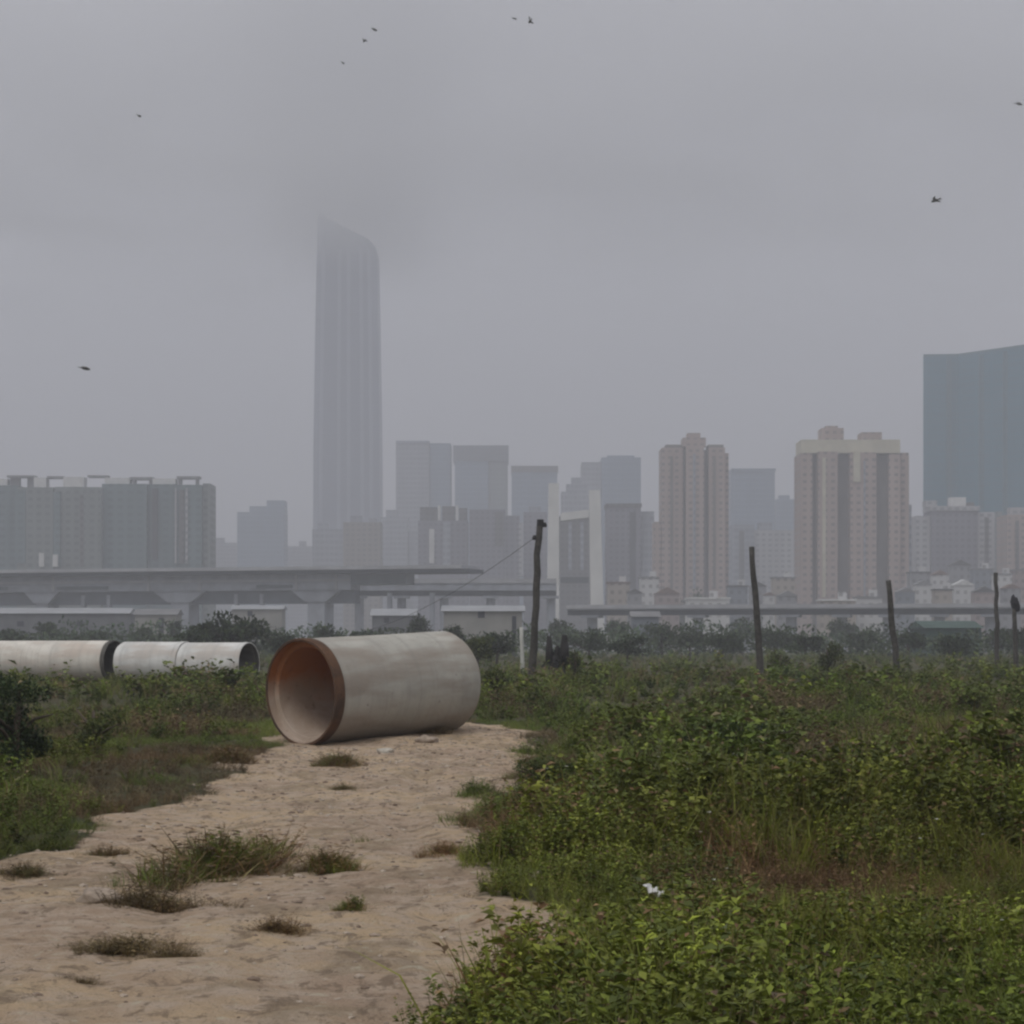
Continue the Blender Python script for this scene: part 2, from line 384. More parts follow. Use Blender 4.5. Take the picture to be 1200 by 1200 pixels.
# left slab of flats, two neighbouring blocks
Yb = 1010
building('apartment_block', 'greenish grey slab of flats at the left edge of the skyline', 'building', -60, 119, Yb, [
    ('wing', -60, 19, 568, None, 4, 22, F_BLUEGREY), ('wing', 19.6, 62, 571, None, 0, 22, F_GREENGREY), ('wing', 62.6, 98, 570, None, 2.5, 22, F_GREENGREY),
    ('wing', 98.6, 119, 571, None, -1, 20, F_GREENGREY),
    ('window_strip', 18, 30, 574, 660, -0.5, 1, F_BLUEGREY), ('window_strip', 62, 70, 576, 664, 0.5, 3, F_BLUEGREY), ('window_strip', 94, 100, 580, 664, -0.8, 3, F_DARK),
    ('stair_house', -12, 5, 560, 568, 6, 8, WHITE), ('stair_house', 38, 52, 559, 571.5, 3, 8, WHITE), ('stair_house', 72, 96, 558, 570.5, 4, 8, WHITE),
    ('pergola', 5, 38, 556, 558.5, 5, 6, GREYROOF), ('pergola', 52, 72, 557, 559.5, 5, 6, GREYROOF), ('pergola', 8, 19, 558.6, 568, 7, 3, GREYROOF), ('pergola', 28, 36, 558.6, 571, 7, 3, GREYROOF),
    ('facade_panel', 46, 52, 648, 664, -0.8, 2, WHITE), ('facade_panel', 62, 68, 650, 664, -0.8, 2, WHITE)], 0)
building('apartment_block', 'blue grey slab of flats with white roof boxes, left of the tallest tower', 'building', 119.5, 245, Yb + 4, [
    ('wing', 119.5, 172, 567, None, 0, 24, F_BLUEGREY), ('wing', 172.6, 204, 567, None, 2, 22, F_BLUEGREY), ('wing', 204.6, 236, 568, None, 0.5, 22, F_BLUEGREY), ('wing', 236.5, 245, 566, None, 3, 20, F_GREENGREY),
    ('window_strip', 178, 184, 572, 655, 0.2, 3, F_SLOT), ('window_strip', 205, 207, 572, 660, -0.5, 2, F_WHITE), ('window_strip', 210, 216, 574, 660, -0.6, 2, F_DARK), ('window_strip', 217.5, 220, 572, 660, -0.5, 2, F_WHITE),
    ('stair_house', 121, 150, 559, 567.4, 4, 8, WHITE), ('stair_house', 177, 204, 560, 567.4, 4, 8, WHITE),
    ('pergola', 100, 124, 556, 558.2, 5, 6, GREYROOF), ('pergola', 150, 177, 558, 561, 5, 6, GREYROOF), ('pergola', 153, 156, 561, 567, 6, 4, GREYROOF), ('pergola', 172, 175, 561, 567, 6, 4, GREYROOF),
    ('pergola', 205, 232, 557, 560, 5, 6, GREYROOF), ('pergola', 207, 210, 560, 568, 6, 4, GREYROOF), ('pergola', 227, 230, 560, 568, 6, 4, GREYROOF)], 0)
# hazy stepped block
building('office_block', 'hazy low block with a stepped top between the left flats and the tallest tower', 'building', 278, 333, 1900, [
    ('wall', 278, 333, 600, None, 0, 30, F_BLUE), ('roof_step', 292, 333, 593, 600.2, 2, 26, F_BLUE), ('roof_step', 312, 333, 586, 593.2, 4, 22, F_BLUE)])
# the supertall: tapering shaft with fins and a faceted crown
def supertall():
    Y = 2150.0; t = thing('skyscraper', 'very tall tapering glass tower with its top lost in cloud', 'skyscraper', (X_(405.5, Y), Y, 0))
    k = Y / F
    prof = [(-0.6, 39.8), (Z_(640, Y), 39.5), (Z_(520, Y), 39.0), (Z_(380, Y), 37.0), (Z_(292, Y), 35.2)]
    def ring(h, n=0.78):      # octagon: square with chamfered corners
        a = h * k; b = a * n
        return [(-b, -a), (b, -a), (a, -b), (a, b), (b, a), (-b, a), (-a, b), (-a, -b)]
    mb = MB()
    pts = []
    for z, h in prof:
        pts += [(x, y + 40 * k, z) for x, y in ring(h)]
    fs = [tuple(range(8))[::-1]]
    for i in range(len(prof) - 1):
        for j in range(8): fs.append((i*8+j, i*8+(j+1) % 8, i*8+8+(j+1) % 8, i*8+8+j))
    fs.append(tuple(range(len(pts)-8, len(pts)))); mb.add(pts, fs)
    mb.build('shaft', F_TOWER, t)
    for u in (-0.97, -0.28, 0.10, 0.62, 0.97):
        mb = MB()
        for i in range(len(prof) - 1):
            (z0, h0), (z1, h1) = prof[i], prof[i+1]
            n = 0.78; w = 1.6
            ya = 40*k - h0*k - 1.4; yb = 40*k - h1*k - 1.4
            xa = u*h0*k*n; xb = u*h1*k*n
            mb.add([(xa-w, ya, z0), (xa+w, ya, z0), (xa+w, ya+2.2, z0), (xa-w, ya+2.2, z0), (xb-w, yb, z1), (xb+w, yb, z1), (xb+w, yb+2.2, z1), (xb-w, yb+2.2, z1)],
                   [(0,3,2,1), (4,5,6,7), (0,1,5,4), (1,2,6,5), (2,3,7,6), (3,0,4,7)])
        mb.build('fin', F_FIN, t)
    mb = MB(); z1 = Z_(291.7, Y); b = [(x, y + 40*k, z1) for x, y in ring(34.6)]
    c = [(x * 0.985 - 0.6*k, y * 0.95 + 40*k, Z_(p, Y)) for (x, y), p in zip(ring(34.6), (252, 279, 287, 288, 282, 258, 250, 247))]
    mb.add(b + c, [tuple(range(8))[::-1], tuple(range(8, 16))] + [(j, (j+1) % 8, 8 + (j+1) % 8, 8 + j) for j in range(8)])
    mb.build('crown', F_BLUE, t)
    mb = MB(); mb.tube([(-27*k, 26*k, Z_(272, Y)), (-27*k, 26*k, Z_(232, Y))], [2.0, 0.5], 6); mb.build('mast', F_FIN, t)
supertall()
# low blocks at the tower foot
building('apartment_block', 'brownish low block at the left foot of the tallest tower', 'building', 366, 402, 1500, [
    ('wall', 366, 402, 620, None, 0, 25, F_PALE), ('roof_box', 372, 384, 613, 620.2, 4, 8, F_PALE)])
building('apartment_block', 'pale beige block directly before the foot of the tallest tower', 'building', 402, 446, 1420, [
    ('wall', 402.3, 446, 612, None, 0, 25, facade('beige_flats', (0.24, 0.22, 0.20), (0.12, 0.115, 0.11), 3, 3.4)), ('roof_box', 410, 424, 604, 612.2, 4, 8, F_PALE), ('roof_box', 432, 440, 607, 612.2, 4, 8, F_PALE)])
building('apartment_block', 'hazy grey block right of the tower foot with a small roof box', 'building', 446, 492, 1700, [
    ('wall', 446.4, 478, 606, None, 0, 25, F_PALE), ('wall', 478.4, 492, 622, None, 3, 25, F_PALE), ('roof_box', 452, 466, 597, 606.2, 4, 8, F_PALE)])
building('office_block', 'faint far slab low on the skyline beside the left flats', 'building', 246, 282, 2300, [('wall', 246, 282, 636, None, 0, 25, F_PALE), ('roof_box', 252, 262, 630, 636.2, 4, 8, F_PALE)])
building('office_block', 'faint far slab low on the skyline just left of the tallest tower', 'building', 333, 366, 2350, [('wall', 333.4, 365, 640, None, 0, 25, F_PALE), ('roof_box', 350, 358, 634, 640.2, 4, 8, F_PALE)])
# pale offices
building('office_tower', 'pale square office tower nearest the tallest tower on its right', 'building', 463, 529, 1850, [
    ('wall', 464, 503, 518, None, 0, 40, F_PALE), ('side_bay', 503.4, 528, 519, None, 3, 36, F_BLUE), ('roof_edge', 464, 503, 516.5, 519, -1.2, 41, F_FIN)])
building('office_tower', 'blue grey office tower with a darker crown band, second right of the tallest tower', 'building', 531, 596, 1850, [
    ('wall', 533, 572, 540, None, 0, 40, F_BLUE), ('side_bay', 572.4, 595, 540, None, 3, 36, facade('green_glass_office', (0.19, 0.225, 0.225), (0.13, 0.16, 0.16), 3.9, 2.6, .1, .9, .2, .9)),
    ('crown', 531, 596, 522, 540.3, -1, 42, facade('crown_band', (0.13, 0.15, 0.175), (0.10, 0.115, 0.14), 3.9, 2.6))])
building('office_tower', 'grey office tower with a dark roof band behind the leaning pole', 'building', 598, 655, 1780, [
    ('wall', 599.5, 653, 553, None, 0, 40, F_BLUE), ('crown', 599, 654, 546, 553.3, -1, 42, F_DARK)])
building('office_tower', 'bluish glass office tower behind the white bridge portal', 'building', 682, 751, 1750, [
    ('wall', 705, 751, 536, None, 0, 40, F_BLUE), ('side_bay', 682, 704.6, 541, None, 4, 36, F_PALE), ('roof_box', 712, 744, 533, 536.2, 6, 20, F_BLUE)])
# darker nearer flats
building('apartment_block', 'grey block of flats with a notched white crown below the pale office towers', 'building', 488, 549, 1300, [
    ('wall', 490, 548, 610, None, 0, 25, F_PURPLE), ('crown', 492, 512, 594, 610.3, 2, 12, F_DARK), ('crown', 518, 533, 593, 610.3, 2, 12, F_DARK), ('crown', 538, 547, 595, 610.3, 2, 12, F_DARK),
    ('fin', 513, 516, 592, 612, 1, 8, WHITE), ('fin', 534, 537, 592, 612, 1, 8, WHITE), ('bay', 503, 509, 620, 660, -1, 2, WHITE), ('bay', 519, 528, 612, 665, -1, 2, F_PALE)])
building('apartment_block', 'dark grey flats with white vertical strips left of the leaning pole', 'building', 549, 610, 1290, [
    ('wall', 550, 592, 597, None, 0, 25, F_PURPLE), ('wall', 592.5, 609, 604, None, 2, 23, F_PURPLE), ('window_strip', 608, 613, 612, 675, -0.5, 12, F_WHITE), ('window_strip', 580, 590, 600, 640, -0.7, 1, F_DARK)])
building('apartment_block', 'narrow grey flats half hidden by the leaning pole', 'building', 613, 645, 1330, [
    ('wall', 613.6, 641, 600, None, 0, 25, F_PURPLE), ('roof_box', 620, 634, 593, 600.2, 4, 8, F_PALE)])
building('apartment_block', 'dark grey flats seen between the legs of the white bridge portal', 'building', 655, 693, 1200, [
    ('wall', 656, 692, 608, None, 0, 25, F_DARK), ('window_strip', 666, 670, 612, 668, -0.6, 1, F_PALE), ('window_strip', 680, 684, 612, 668, -0.6, 1, F_PALE), ('roof_edge', 655, 693, 605, 608.3, -0.8, 26, F_DARK)])
building('office_tower', 'pale gabled block rising above the crossbeam of the white bridge portal', 'building', 655, 695, 1600, [
    ('wall', 658, 692, 576, None, 0, 25, F_PALE), ('roof_step', 664, 688, 567, 576.2, 2, 20, F_PALE), ('roof_step', 670, 682, 559, 567.2, 4, 16, F_PALE)])
building('apartment_block', 'purple grey flats just right of the white bridge portal', 'building', 709, 767, 1220, [
    ('wall', 711, 751, 594, None, 0, 25, F_PURPLE), ('window_strip', 738, 745, 600, 690, -0.6, 1, F_SLOT), ('side_bay', 751.4, 767, 599, None, 3, 20, F_PALE), ('roof_edge', 710, 752, 590, 594.3, -0.8, 25, F_DARK)])
# tan point block
building('apartment_tower', 'tan residential tower with one central roof turret, left of the wider tan tower', 'building', 774, 857, 1100, [
    ('wing', 776, 801, 524, None, 3, 22, F_TAN), ('wing', 804, 825, 522, None, 0, 26, F_TAN), ('wing', 831, 850, 524, None, 2, 24, F_TAN), ('wing', 850.4, 855, 530, None, 5, 20, F_TAN),
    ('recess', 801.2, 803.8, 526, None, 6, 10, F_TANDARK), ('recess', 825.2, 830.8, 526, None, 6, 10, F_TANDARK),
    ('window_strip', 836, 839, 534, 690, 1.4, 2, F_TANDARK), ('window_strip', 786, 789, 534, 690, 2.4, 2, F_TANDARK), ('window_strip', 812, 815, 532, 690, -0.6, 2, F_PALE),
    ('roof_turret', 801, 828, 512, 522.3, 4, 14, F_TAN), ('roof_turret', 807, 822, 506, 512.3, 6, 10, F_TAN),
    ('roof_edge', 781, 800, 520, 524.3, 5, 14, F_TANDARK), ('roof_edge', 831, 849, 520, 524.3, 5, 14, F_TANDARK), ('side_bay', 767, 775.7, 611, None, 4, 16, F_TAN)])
building('office_tower', 'plain bluish slab between the two tan residential towers', 'building', 856, 909, 1750, [('wall', 857, 908, 552, None, 0, 36, F_BLUE), ('roof_edge', 857, 909, 549, 552.3, -0.8, 37, F_BLUE)])
building('office_block', 'faint stepped block beside the plain bluish slab', 'building', 909, 934, 1900, [('wall', 909.5, 931, 585, None, 0, 30, F_BLUE), ('roof_box', 914, 926, 580, 585.2, 4, 10, F_BLUE)])
building('apartment_block', 'pale grey flats below the plain bluish slab', 'building', 858, 932, 1350, [
    ('wall', 858, 884, 615, None, 0, 25, F_PALE), ('wall', 884.4, 931, 621, None, 2, 25, F_WHITE), ('window_strip', 866, 872, 622, 680, -0.6, 1, F_DARK), ('roof_box', 890, 906, 612, 621.2, 4, 8, F_PALE)])
# wider tan tower
building('apartment_tower', 'wide tan residential tower with a cream crown and two roof turrets', 'building', 936, 1072, 1000, [
    ('wing', 939, 953, 530, None, 3, 22, F_TAN), ('wing', 959, 982, 529, None, 1, 26, F_TAN), ('wing', 996.5, 1027, 530, None, 0, 28, F_TAN), ('wing', 1043, 1056, 531, None, 3, 24, F_TAN), ('wing', 1056.4, 1068, 533, None, 6, 20, F_TAN),
    ('wing', 1068.3, 1072, 590, None, 8, 16, F_PALE),
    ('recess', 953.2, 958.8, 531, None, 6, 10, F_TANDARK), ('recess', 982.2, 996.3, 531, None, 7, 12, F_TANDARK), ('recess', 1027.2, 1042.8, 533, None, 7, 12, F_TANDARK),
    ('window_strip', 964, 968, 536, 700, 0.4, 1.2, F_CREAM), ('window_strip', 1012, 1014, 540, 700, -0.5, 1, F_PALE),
    ('crown', 940, 1056, 514.5, 530.3, 2.5, 20, F_CREAM), ('crown', 1000, 1008, 529, 565, -0.7, 2, F_CREAM), ('crown', 1056.3, 1068, 529, 533.3, 7, 12, F_TAN),
    ('roof_turret', 965, 991, 500, 514.6, 6, 12, F_TAN), ('roof_turret', 971, 985, 497, 500.3, 8, 8, F_TAN), ('roof_turret', 1012, 1036, 505, 514.6, 6, 12, F_TAN)])
# teal glass slab on the right edge, seen at an angle
def teal():
    Yl, Yr = 1330.0, 1287.6; ztop = Z_(418, Yl)
    t = thing('glass_office_slab', 'huge teal glass slab cut off by the right edge of the photograph', 'building', (X_(1140, Yl), Yl, 0))
    ox = t.location.x
    pts = [(X_(1082, Yl) - ox, 0), (X_(1122, Yl) - ox, -2), (X_(1200, Yr) - ox, Yr - Yl), (X_(1290, 1240) - ox, 1240 - Yl), (X_(1290, 1240) - ox, 70), (X_(1082, Yl) - ox + 13, 70)]
    mb = MB(); mb.prism(pts, -0.6, ztop); mb.build('curtain_wall', F_TEAL, t)
    mb = MB(); mb.prism([(x * 0.985, y + 2) for x, y in pts], ztop - 0.2, ztop + 1.6); mb.build('parapet', plain('teal_parapet', (0.05, 0.13, 0.16)), t)
    for a in (1112, 1150, 1178):
        mb = MB(); f = (a - 1122) / 78 if a > 1122 else 0; y = -2.6 + f * (Yr - Yl + 2) if a > 1122 else -2.0
        x = X_(a, Yl + y) - ox; mb.box(x - 1.2, x + 1.2, y - 1.2, y + 1.5, -0.6, ztop - 1); mb.build('fin', plain('teal_fin', (0.03, 0.125, 0.165)), t)
teal()
building('apartment_block', 'white flats with grey middle in front of the teal glass slab', 'building', 1074, 1170, 1150, [
    ('wall', 1092, 1146, 598, None, 0, 24, F_PURPLE), ('side_bay', 1075, 1091.6, 604, None, 3, 20, F_WHITE), ('side_bay', 1146.4, 1166, 600, None, 1, 20, F_WHITE),
    ('roof_edge', 1090, 1148, 593, 598.3, -1, 22, F_WHITE), ('roof_box', 1116, 1134, 582, 593.3, 4, 8, WHITE), ('roof_box', 1086, 1100, 586, 593.3, 4, 8, F_WHITE), ('window_strip', 1154, 1159, 606, 668, 0.4, 1, F_DARK), ('roof_box', 1136, 1144, 588, 593.3, 5, 7, F_DARK)])
building('apartment_block', 'greenish grey sliver of flats right of the white flats', 'building', 1168, 1180, 1200, [('wall', 1169, 1179.6, 604, None, 0, 22, F_GREENGREY), ('roof_box', 1171, 1176, 599, 604.3, 3, 8, F_GREENGREY)])
building('apartment_block', 'pinkish flats at the right edge of the photograph', 'building', 1180, 1230, 1120, [('wall', 1180, 1230, 603, None, 0, 24, F_TAN), ('roof_box', 1186, 1202, 594, 603.3, 4, 8, F_WHITE), ('window_strip', 1190, 1194, 610, 668, -0.6, 1, F_DARK)])

# small houses crowded below the towers: (px0, px1, top, base front Y, wall colour word, roof)
WALLS = {'white': (0.55, 0.55, 0.55), 'grey': (0.26, 0.265, 0.28), 'beige': (0.36, 0.32, 0.28), 'pinkish': (0.33, 0.27, 0.26), 'blue grey': (0.20, 0.225, 0.26)}
WM = {k: facade('house_' + k.replace(' ', '_'), v, tuple(x * 0.5 for x in v), 3.0, 2.6, 0.25, 0.7, 0.3, 0.72) for k, v in WALLS.items()}
ROOFS = {'dark': plain('dark_tiles', (0.085, 0.083, 0.085)), 'grey': GREYROOF, 'rusty': plain('rusty_sheet', (0.18, 0.12, 0.10)), 'white': plain('white_sheet', (0.62, 0.62, 0.61)), 'green': plain('green_sheet', (0.10, 0.15, 0.13))}
def house(px0, px1, top, Y, wall, roof, gable, label, eave=None):
    w = X_(px1, Y) - X_(px0, Y); d = max(6.0, w * 0.9)
    t = thing('small_house', label, 'house', (X_((px0 + px1) / 2, Y), Y, 0), 0, 'small houses below the towers')
    h = Z_(top, Y); e = h - (0.28 * w if gable else 0.5)
    mb = MB(); mb.box(-w/2, w/2, 0, d, -0.5, e); mb.build('wall', WM[wall], t)
    mb = MB()
    if gable:
        o = 0.35; a = [(-w/2 - o, -o, e), (w/2 + o, -o, e), (0, -o, h), (-w/2 - o, d + o, e), (w/2 + o, d + o, e), (0, d + o, h)]
        mb.add(a, [(0, 1, 2), (3, 5, 4), (0, 2, 5, 3), (1, 4, 5, 2), (0, 3, 4, 1)])
    else: mb.box(-w/2 - 0.3, w/2 + 0.3, -0.3, d + 0.3, e, h)
    rf = mb.build('roof', ROOFS[roof], t)
    if not gable and w > 4:
        mb = MB(); mb.box(w*0.05, w*0.05 + 2.2, 2, 4.2, h - 0.05, h + 2.0); mb.build('water_tank' if w < 7 else 'stair_house', WM['white'], rf)
for a in [
    (712, 738, 682, 800, 'beige', 'rusty', False, 'beige house with a flat rusty roof just right of the white bridge portal'),
    (736, 752, 690, 760, 'grey', 'dark', True, 'small grey gabled house second to the right of the white bridge portal'),
    (750, 772, 676, 840, 'white', 'grey', False, 'white flat roofed house left of the narrow tan tower foot'),
    (768, 796, 688, 780, 'pinkish', 'rusty', True, 'pinkish gabled house at the left foot of the narrow tan tower'),
    (806, 855, 700, 700, 'white', 'white', False, 'long low white roofed hall below the narrow tan tower'),
    (854, 876, 686, 800, 'blue grey', 'dark', False, 'dark roofed blue grey house right of the narrow tan tower'),
    (880, 898, 682, 820, 'grey', 'dark', True, 'grey gabled house close right of the second leaning pole'),
    (896, 908, 694, 770, 'white', 'rusty', True, 'tiny bright white gabled house between the second pole and the wide tan tower'),
    (906, 932, 676, 860, 'beige', 'grey', False, 'beige flat roofed house left of the wide tan tower foot'),
    (912, 934, 692, 760, 'grey', 'grey', True, 'small grey gabled house before the beige flat roofed one'),
    (962, 1003, 702, 690, 'beige', 'white', False, 'long low beige shed with a pale roof below the wide tan tower'),
    (1004, 1034, 699, 700, 'white', 'grey', False, 'low white shed with a grey roof left of the third crooked pole'),
    (1052, 1072, 688, 760, 'blue grey', 'grey', True, 'blue grey gabled house right of the third crooked pole'),
    (1066, 1090, 670, 880, 'grey', 'dark', False, 'grey flat roofed house under the left part of the white flats'),
    (1073, 1092, 680, 800, 'white', 'grey', True, 'white gabled house below the left part of the white flats'),
    (1092, 1112, 668, 900, 'white', 'rusty', True, 'white house with a rusty gable below the middle of the white flats'),
    (1096, 1116, 690, 740, 'beige', 'dark', False, 'beige house with a dark flat roof below the white flats'),
    (1114, 1138, 656, 930, 'grey', 'dark', True, 'tall grey house with a dark gable before the white flats'),
    (1118, 1142, 679, 800, 'white', 'white', True, 'white house with a pale gable below the right part of the white flats'),
    (1140, 1164, 666, 900, 'blue grey', 'grey', False, 'blue grey flat roofed house behind the straight dark post'),
    (1142, 1166, 687, 760, 'pinkish', 'dark', True, 'pinkish house with a dark gable just left of the straight dark post'),
    (1166, 1186, 672, 860, 'white', 'grey', False, 'white flat roofed house right of the straight dark post'),
    (1176, 1196, 684, 780, 'grey', 'rusty', True, 'grey house with a rusty gable beside the lump topped post'),
    (1190, 1222, 667, 880, 'pinkish', 'grey', False, 'pinkish flat roofed house at the right edge of the photograph'),
]: house(*a)

# ------------------------------------------------------------------ bridges
CONC = plain('bridge_concrete', (0.30, 0.32, 0.36), 0.16, 0.25); CONC_LT = plain('pale_concrete', (0.36, 0.365, 0.385), 0.12, 0.2)
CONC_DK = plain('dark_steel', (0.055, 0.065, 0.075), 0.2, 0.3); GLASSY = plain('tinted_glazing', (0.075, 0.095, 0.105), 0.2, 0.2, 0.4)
def viaduct_left():
    A, B = Vector((X_(-140, 701), 701.0)), Vector((X_(552, 647), 647.0)); L = (B - A).length
    rz = math.atan2(B.y - A.y, B.x - A.x)
    t = thing('elevated_station', 'long elevated station deck with a flat roof crossing the left half behind the field', 'bridge', (A.x, A.y, 0), rz)
    s = 647 / F                              # metres per pixel at the near end
    def z(py): return Z_(py, 647) 
    def part(nm, mt, u0, u1, y0, y1, p1, p0):
        mb = MB(); mb.box(u0, u1, y0, y1, z(p1) if p1 is not None else -0.6, z(p0)); return mb.build(nm, mt, t)
    def U(px):   # distance along the deck for a pixel column
        q = (px - 600) / F; n = B - A
        return L * (A.x - q * A.y) / (q * n.y - n.x)
    part('roof_slab', CONC_LT, 0, L - 1.5, -4, 12, 666.5, 662.5)
    part('roof_fascia', CONC_DK, 0, L, -3.2, 11, 671, 666.5)
    part('hall_wall', CONC, 0, U(410), 0.5, 8, 690, 671)
    part('glass_wall', GLASSY, U(410.5), U(475), 0.8, 7.5, 684, 671)
    for a, b in ((-30, 8), (66, 126), (300, 342)):
        part('window_slot', GLASSY, U(a), U(b), 0.1, 0.8, 687.5, 683.5)
    for a in (60, 172, 232, 345, 392):
        part('wall_rib', CONC_LT, U(a), U(a + 3), 0.1, 0.8, 690, 671.5)
    for px, w in ((46, 20), (208, 31), (368, 29), (-110, 22)):
        f = thing_part = part('pier', CONC, U(px - w * 0.34), U(px + w * 0.34), 1.5, 8.5, None, 690.3)
        mb = MB(); u0, u1 = U(px - w), U(px + w); v0, v1 = U(px - w*0.42), U(px + w*0.42)
        mb.add([(v0, 1, z(704)), (v1, 1, z(704)), (v1, 7, z(704)), (v0, 7, z(704)), (u0, 1, z(690)), (u1, 1, z(690)), (u1, 7, z(690)), (u0, 7, z(690))],
               [(0,3,2,1), (4,5,6,7), (0,1,5,4), (1,2,6,5), (2,3,7,6), (3,0,4,7)])
        mb.build('pier_head', CONC, f)
    for px in (90, 120, 270, 300, 450, 500):
        part('column', CONC, U(px), U(px + 4), 2.5, 4, None, 694)
    part('parapet', CONC_LT, 0, U(410), 0.0, 0.09, 680, 677)
    part('under_deck_shade', plain('soffit_shade', (0.10, 0.115, 0.14), 0.2, 0.3), 0, U(410), 3.0, 7.5, 706, 690.2)  # dark box between the piers: the shadow below the deck put into its colour
viaduct_left()
def viaduct_low(name, label, a, b, Ya, Yb, p_top, p_rail, p_bot, piers, y0=0.0, w=9.0, matd=CONC, under=True):
    A, B = Vector((X_(a, Ya), Ya)), Vector((X_(b, Yb), Yb)); L = (B - A).length; rz = math.atan2(B.y - A.y, B.x - A.x)
    t = thing(name, label, 'bridge', (A.x, A.y, 0), rz)
    def z(py): return Z_(py, Ya)
    mb = MB(); mb.box(0, L, 0, w, z(p_bot), z(p_rail)); mb.build('deck', matd, t)
    mb = MB(); mb.box(0, L, -0.35, -0.05, z(p_rail + 2.5), z(p_top)); mb.build('parapet', CONC_LT, t)
    if under:
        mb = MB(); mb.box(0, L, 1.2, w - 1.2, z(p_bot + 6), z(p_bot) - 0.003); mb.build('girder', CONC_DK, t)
    n = B - A
    for px in piers:
        q = (px - 600) / F; u = L * (A.x - q * A.y) / (q * n.y - n.x)
        mb = MB(); mb.prism([(u + 1.3 * math.cos(k * math.pi / 4), w / 2 + 1.3 * math.sin(k * math.pi / 4)) for k in range(8)], -0.6, z(p_bot + 6.2)); pr = mb.build('pier', CONC, t)
        mb = MB(); mb.box(u - 2.2, u + 2.2, 1.0, w - 1.0, z(p_bot + 9), z(p_bot + 6)-0.003); mb.build('pier_cap', CONC, pr)
viaduct_low('road_viaduct', 'lower grey road deck running on from under the station to the white bridge portal', 300, 652, 690, 690, 678, 681, 692, (420, 470, 520, 575, 646), w=8)
viaduct_low('road_viaduct', 'low thin road viaduct crossing the right half behind the field', 664, 1330, 590, 560, 709, 711, 715, (690, 755, 815, 870, 925, 985, 1040, 1100, 1160, 1225))

def portal():
    Y = 900.0; t = thing('bridge_pylon', 'white concrete bridge portal with two legs and a crossbeam right of the leaning pole', 'bridge pylon', (X_(675, Y), Y, 0))
    ox = t.location.x; W_ = plain('white_concrete', (0.64, 0.64, 0.62), 0.08, 0.1)
    for top, bot, w, yb in ((649, 648, 7.5, None), (697, 701, 8, None)):
        mb = MB(); k = Y / F
        a, b = X_(top, Y) - ox, X_(bot, Y) - ox; w1, w0 = w * k * 0.8, w * k
        ztop = Z_(566 if top < 660 else 574, Y)
        mb.add([(b-w0, 0, -0.6), (b+w0, 0, -0.6), (b+w0, 7, -0.6), (b-w0, 7, -0.6), (a-w1, 1, ztop), (a+w1, 1, ztop), (a+w1, 6, ztop), (a-w1, 6, ztop)],
               [(0,3,2,1), (4,5,6,7), (0,1,5,4), (1,2,6,5), (2,3,7,6), (3,0,4,7)])
        mb.build('leg', W_, t)
    mb = MB(); k = Y / F
    mb.add([(X_(657, Y)-ox, 1.3, Z_(610, Y)), (X_(690, Y)-ox, 1.3, Z_(606, Y)), (X_(690, Y)-ox, 5.7, Z_(606, Y)), (X_(657, Y)-ox, 5.7, Z_(610, Y)),
            (X_(657, Y)-ox, 1.3, Z_(601, Y)), (X_(690, Y)-ox, 1.3, Z_(597, Y)), (X_(690, Y)-ox, 5.7, Z_(597, Y)), (X_(657, Y)-ox, 5.7, Z_(601, Y))],
           [(0,3,2,1), (4,5,6,7), (0,1,5,4), (1,2,6,5), (2,3,7,6), (3,0,4,7)])
    mb.build('crossbeam', W_, t)
    mb = MB(); mb.box(X_(657, Y)-ox, X_(690, Y)-ox, 1.6, 5.4, Z_(683, Y), Z_(676, Y)); mb.build('lower_beam', CONC_DK, t)
portal()

# sheds at the far edge of the field
def shed(name, label, px0, px1, top, Y, wallm, roofm, gable=0.0, d=8, door=None, win=()):
    w = X_(px1, Y) - X_(px0, Y); h = Z_(top, Y)
    t = thing(name, label, 'shed', (X_((px0+px1)/2, Y), Y, 0))
    e = h - 0.35 - gable
    mb = MB(); mb.box(-w/2, w/2, 0, d, -0.5, e); mb.build('wall', wallm, t)
    mb = MB(); o = 0.4
    if gable: mb.add([(-w/2-o, -o, e), (w/2+o, -o, e), (w/2+o, d/2, h), (-w/2-o, d/2, h), (-w/2-o, d+o, e), (w/2+o, d+o, e)], [(0,1,2,3), (3,2,5,4), (0,3,4), (1,5,2), (0,4,5,1)])
    else: mb.box(-w/2-o, w/2+o, -o, d+o, e, h)
    mb.build('roof', roofm, t)
    if door:
        a, b, p = door; mb = MB(); x0 = X_(a, Y)-t.location.x; x1 = X_(b, Y)-t.location.x; mb.box(x0, x1, -0.08, 0.1, -0.3, Z_(p, Y)); mb.build('door', F_SLOT, t)
    for a, b, p, q in win:
        mb = MB(); mb.box(X_(a, Y)-t.location.x, X_(b, Y)-t.location.x, -0.06, 0.1, Z_(q, Y), Z_(p, Y)); mb.build('window', F_SLOT, t)
PALEW = plain('pale_wall', (0.30, 0.295, 0.28), 0.12, 0.3); SHEET = plain('pale_sheet', (0.33, 0.34, 0.355), 0.1, 0.3); GREYW = plain('grey_wall', (0.15, 0.155, 0.165), 0.15, 0.3)
shed('shed', 'pale walled shed behind the right end of the big pipe, left of the leaning pole', 520, 612, 709, 330, PALEW, SHEET, 0.5, 9, (600, 605, 722), ((560, 568, 716, 724),))
shed('shed', 'small white roofed shed above the middle of the big pipe', 436, 486, 713, 420, GREYW, SHEET, 0.9, 8, None, ((450, 456, 724, 730),))
shed('shed', 'long low pale roofed shed at the left edge beyond the row of pipes', -40, 150, 712, 470, GREYW, SHEET, 0.8, 9, None, ((20, 28, 728, 734), (90, 98, 728, 734)))
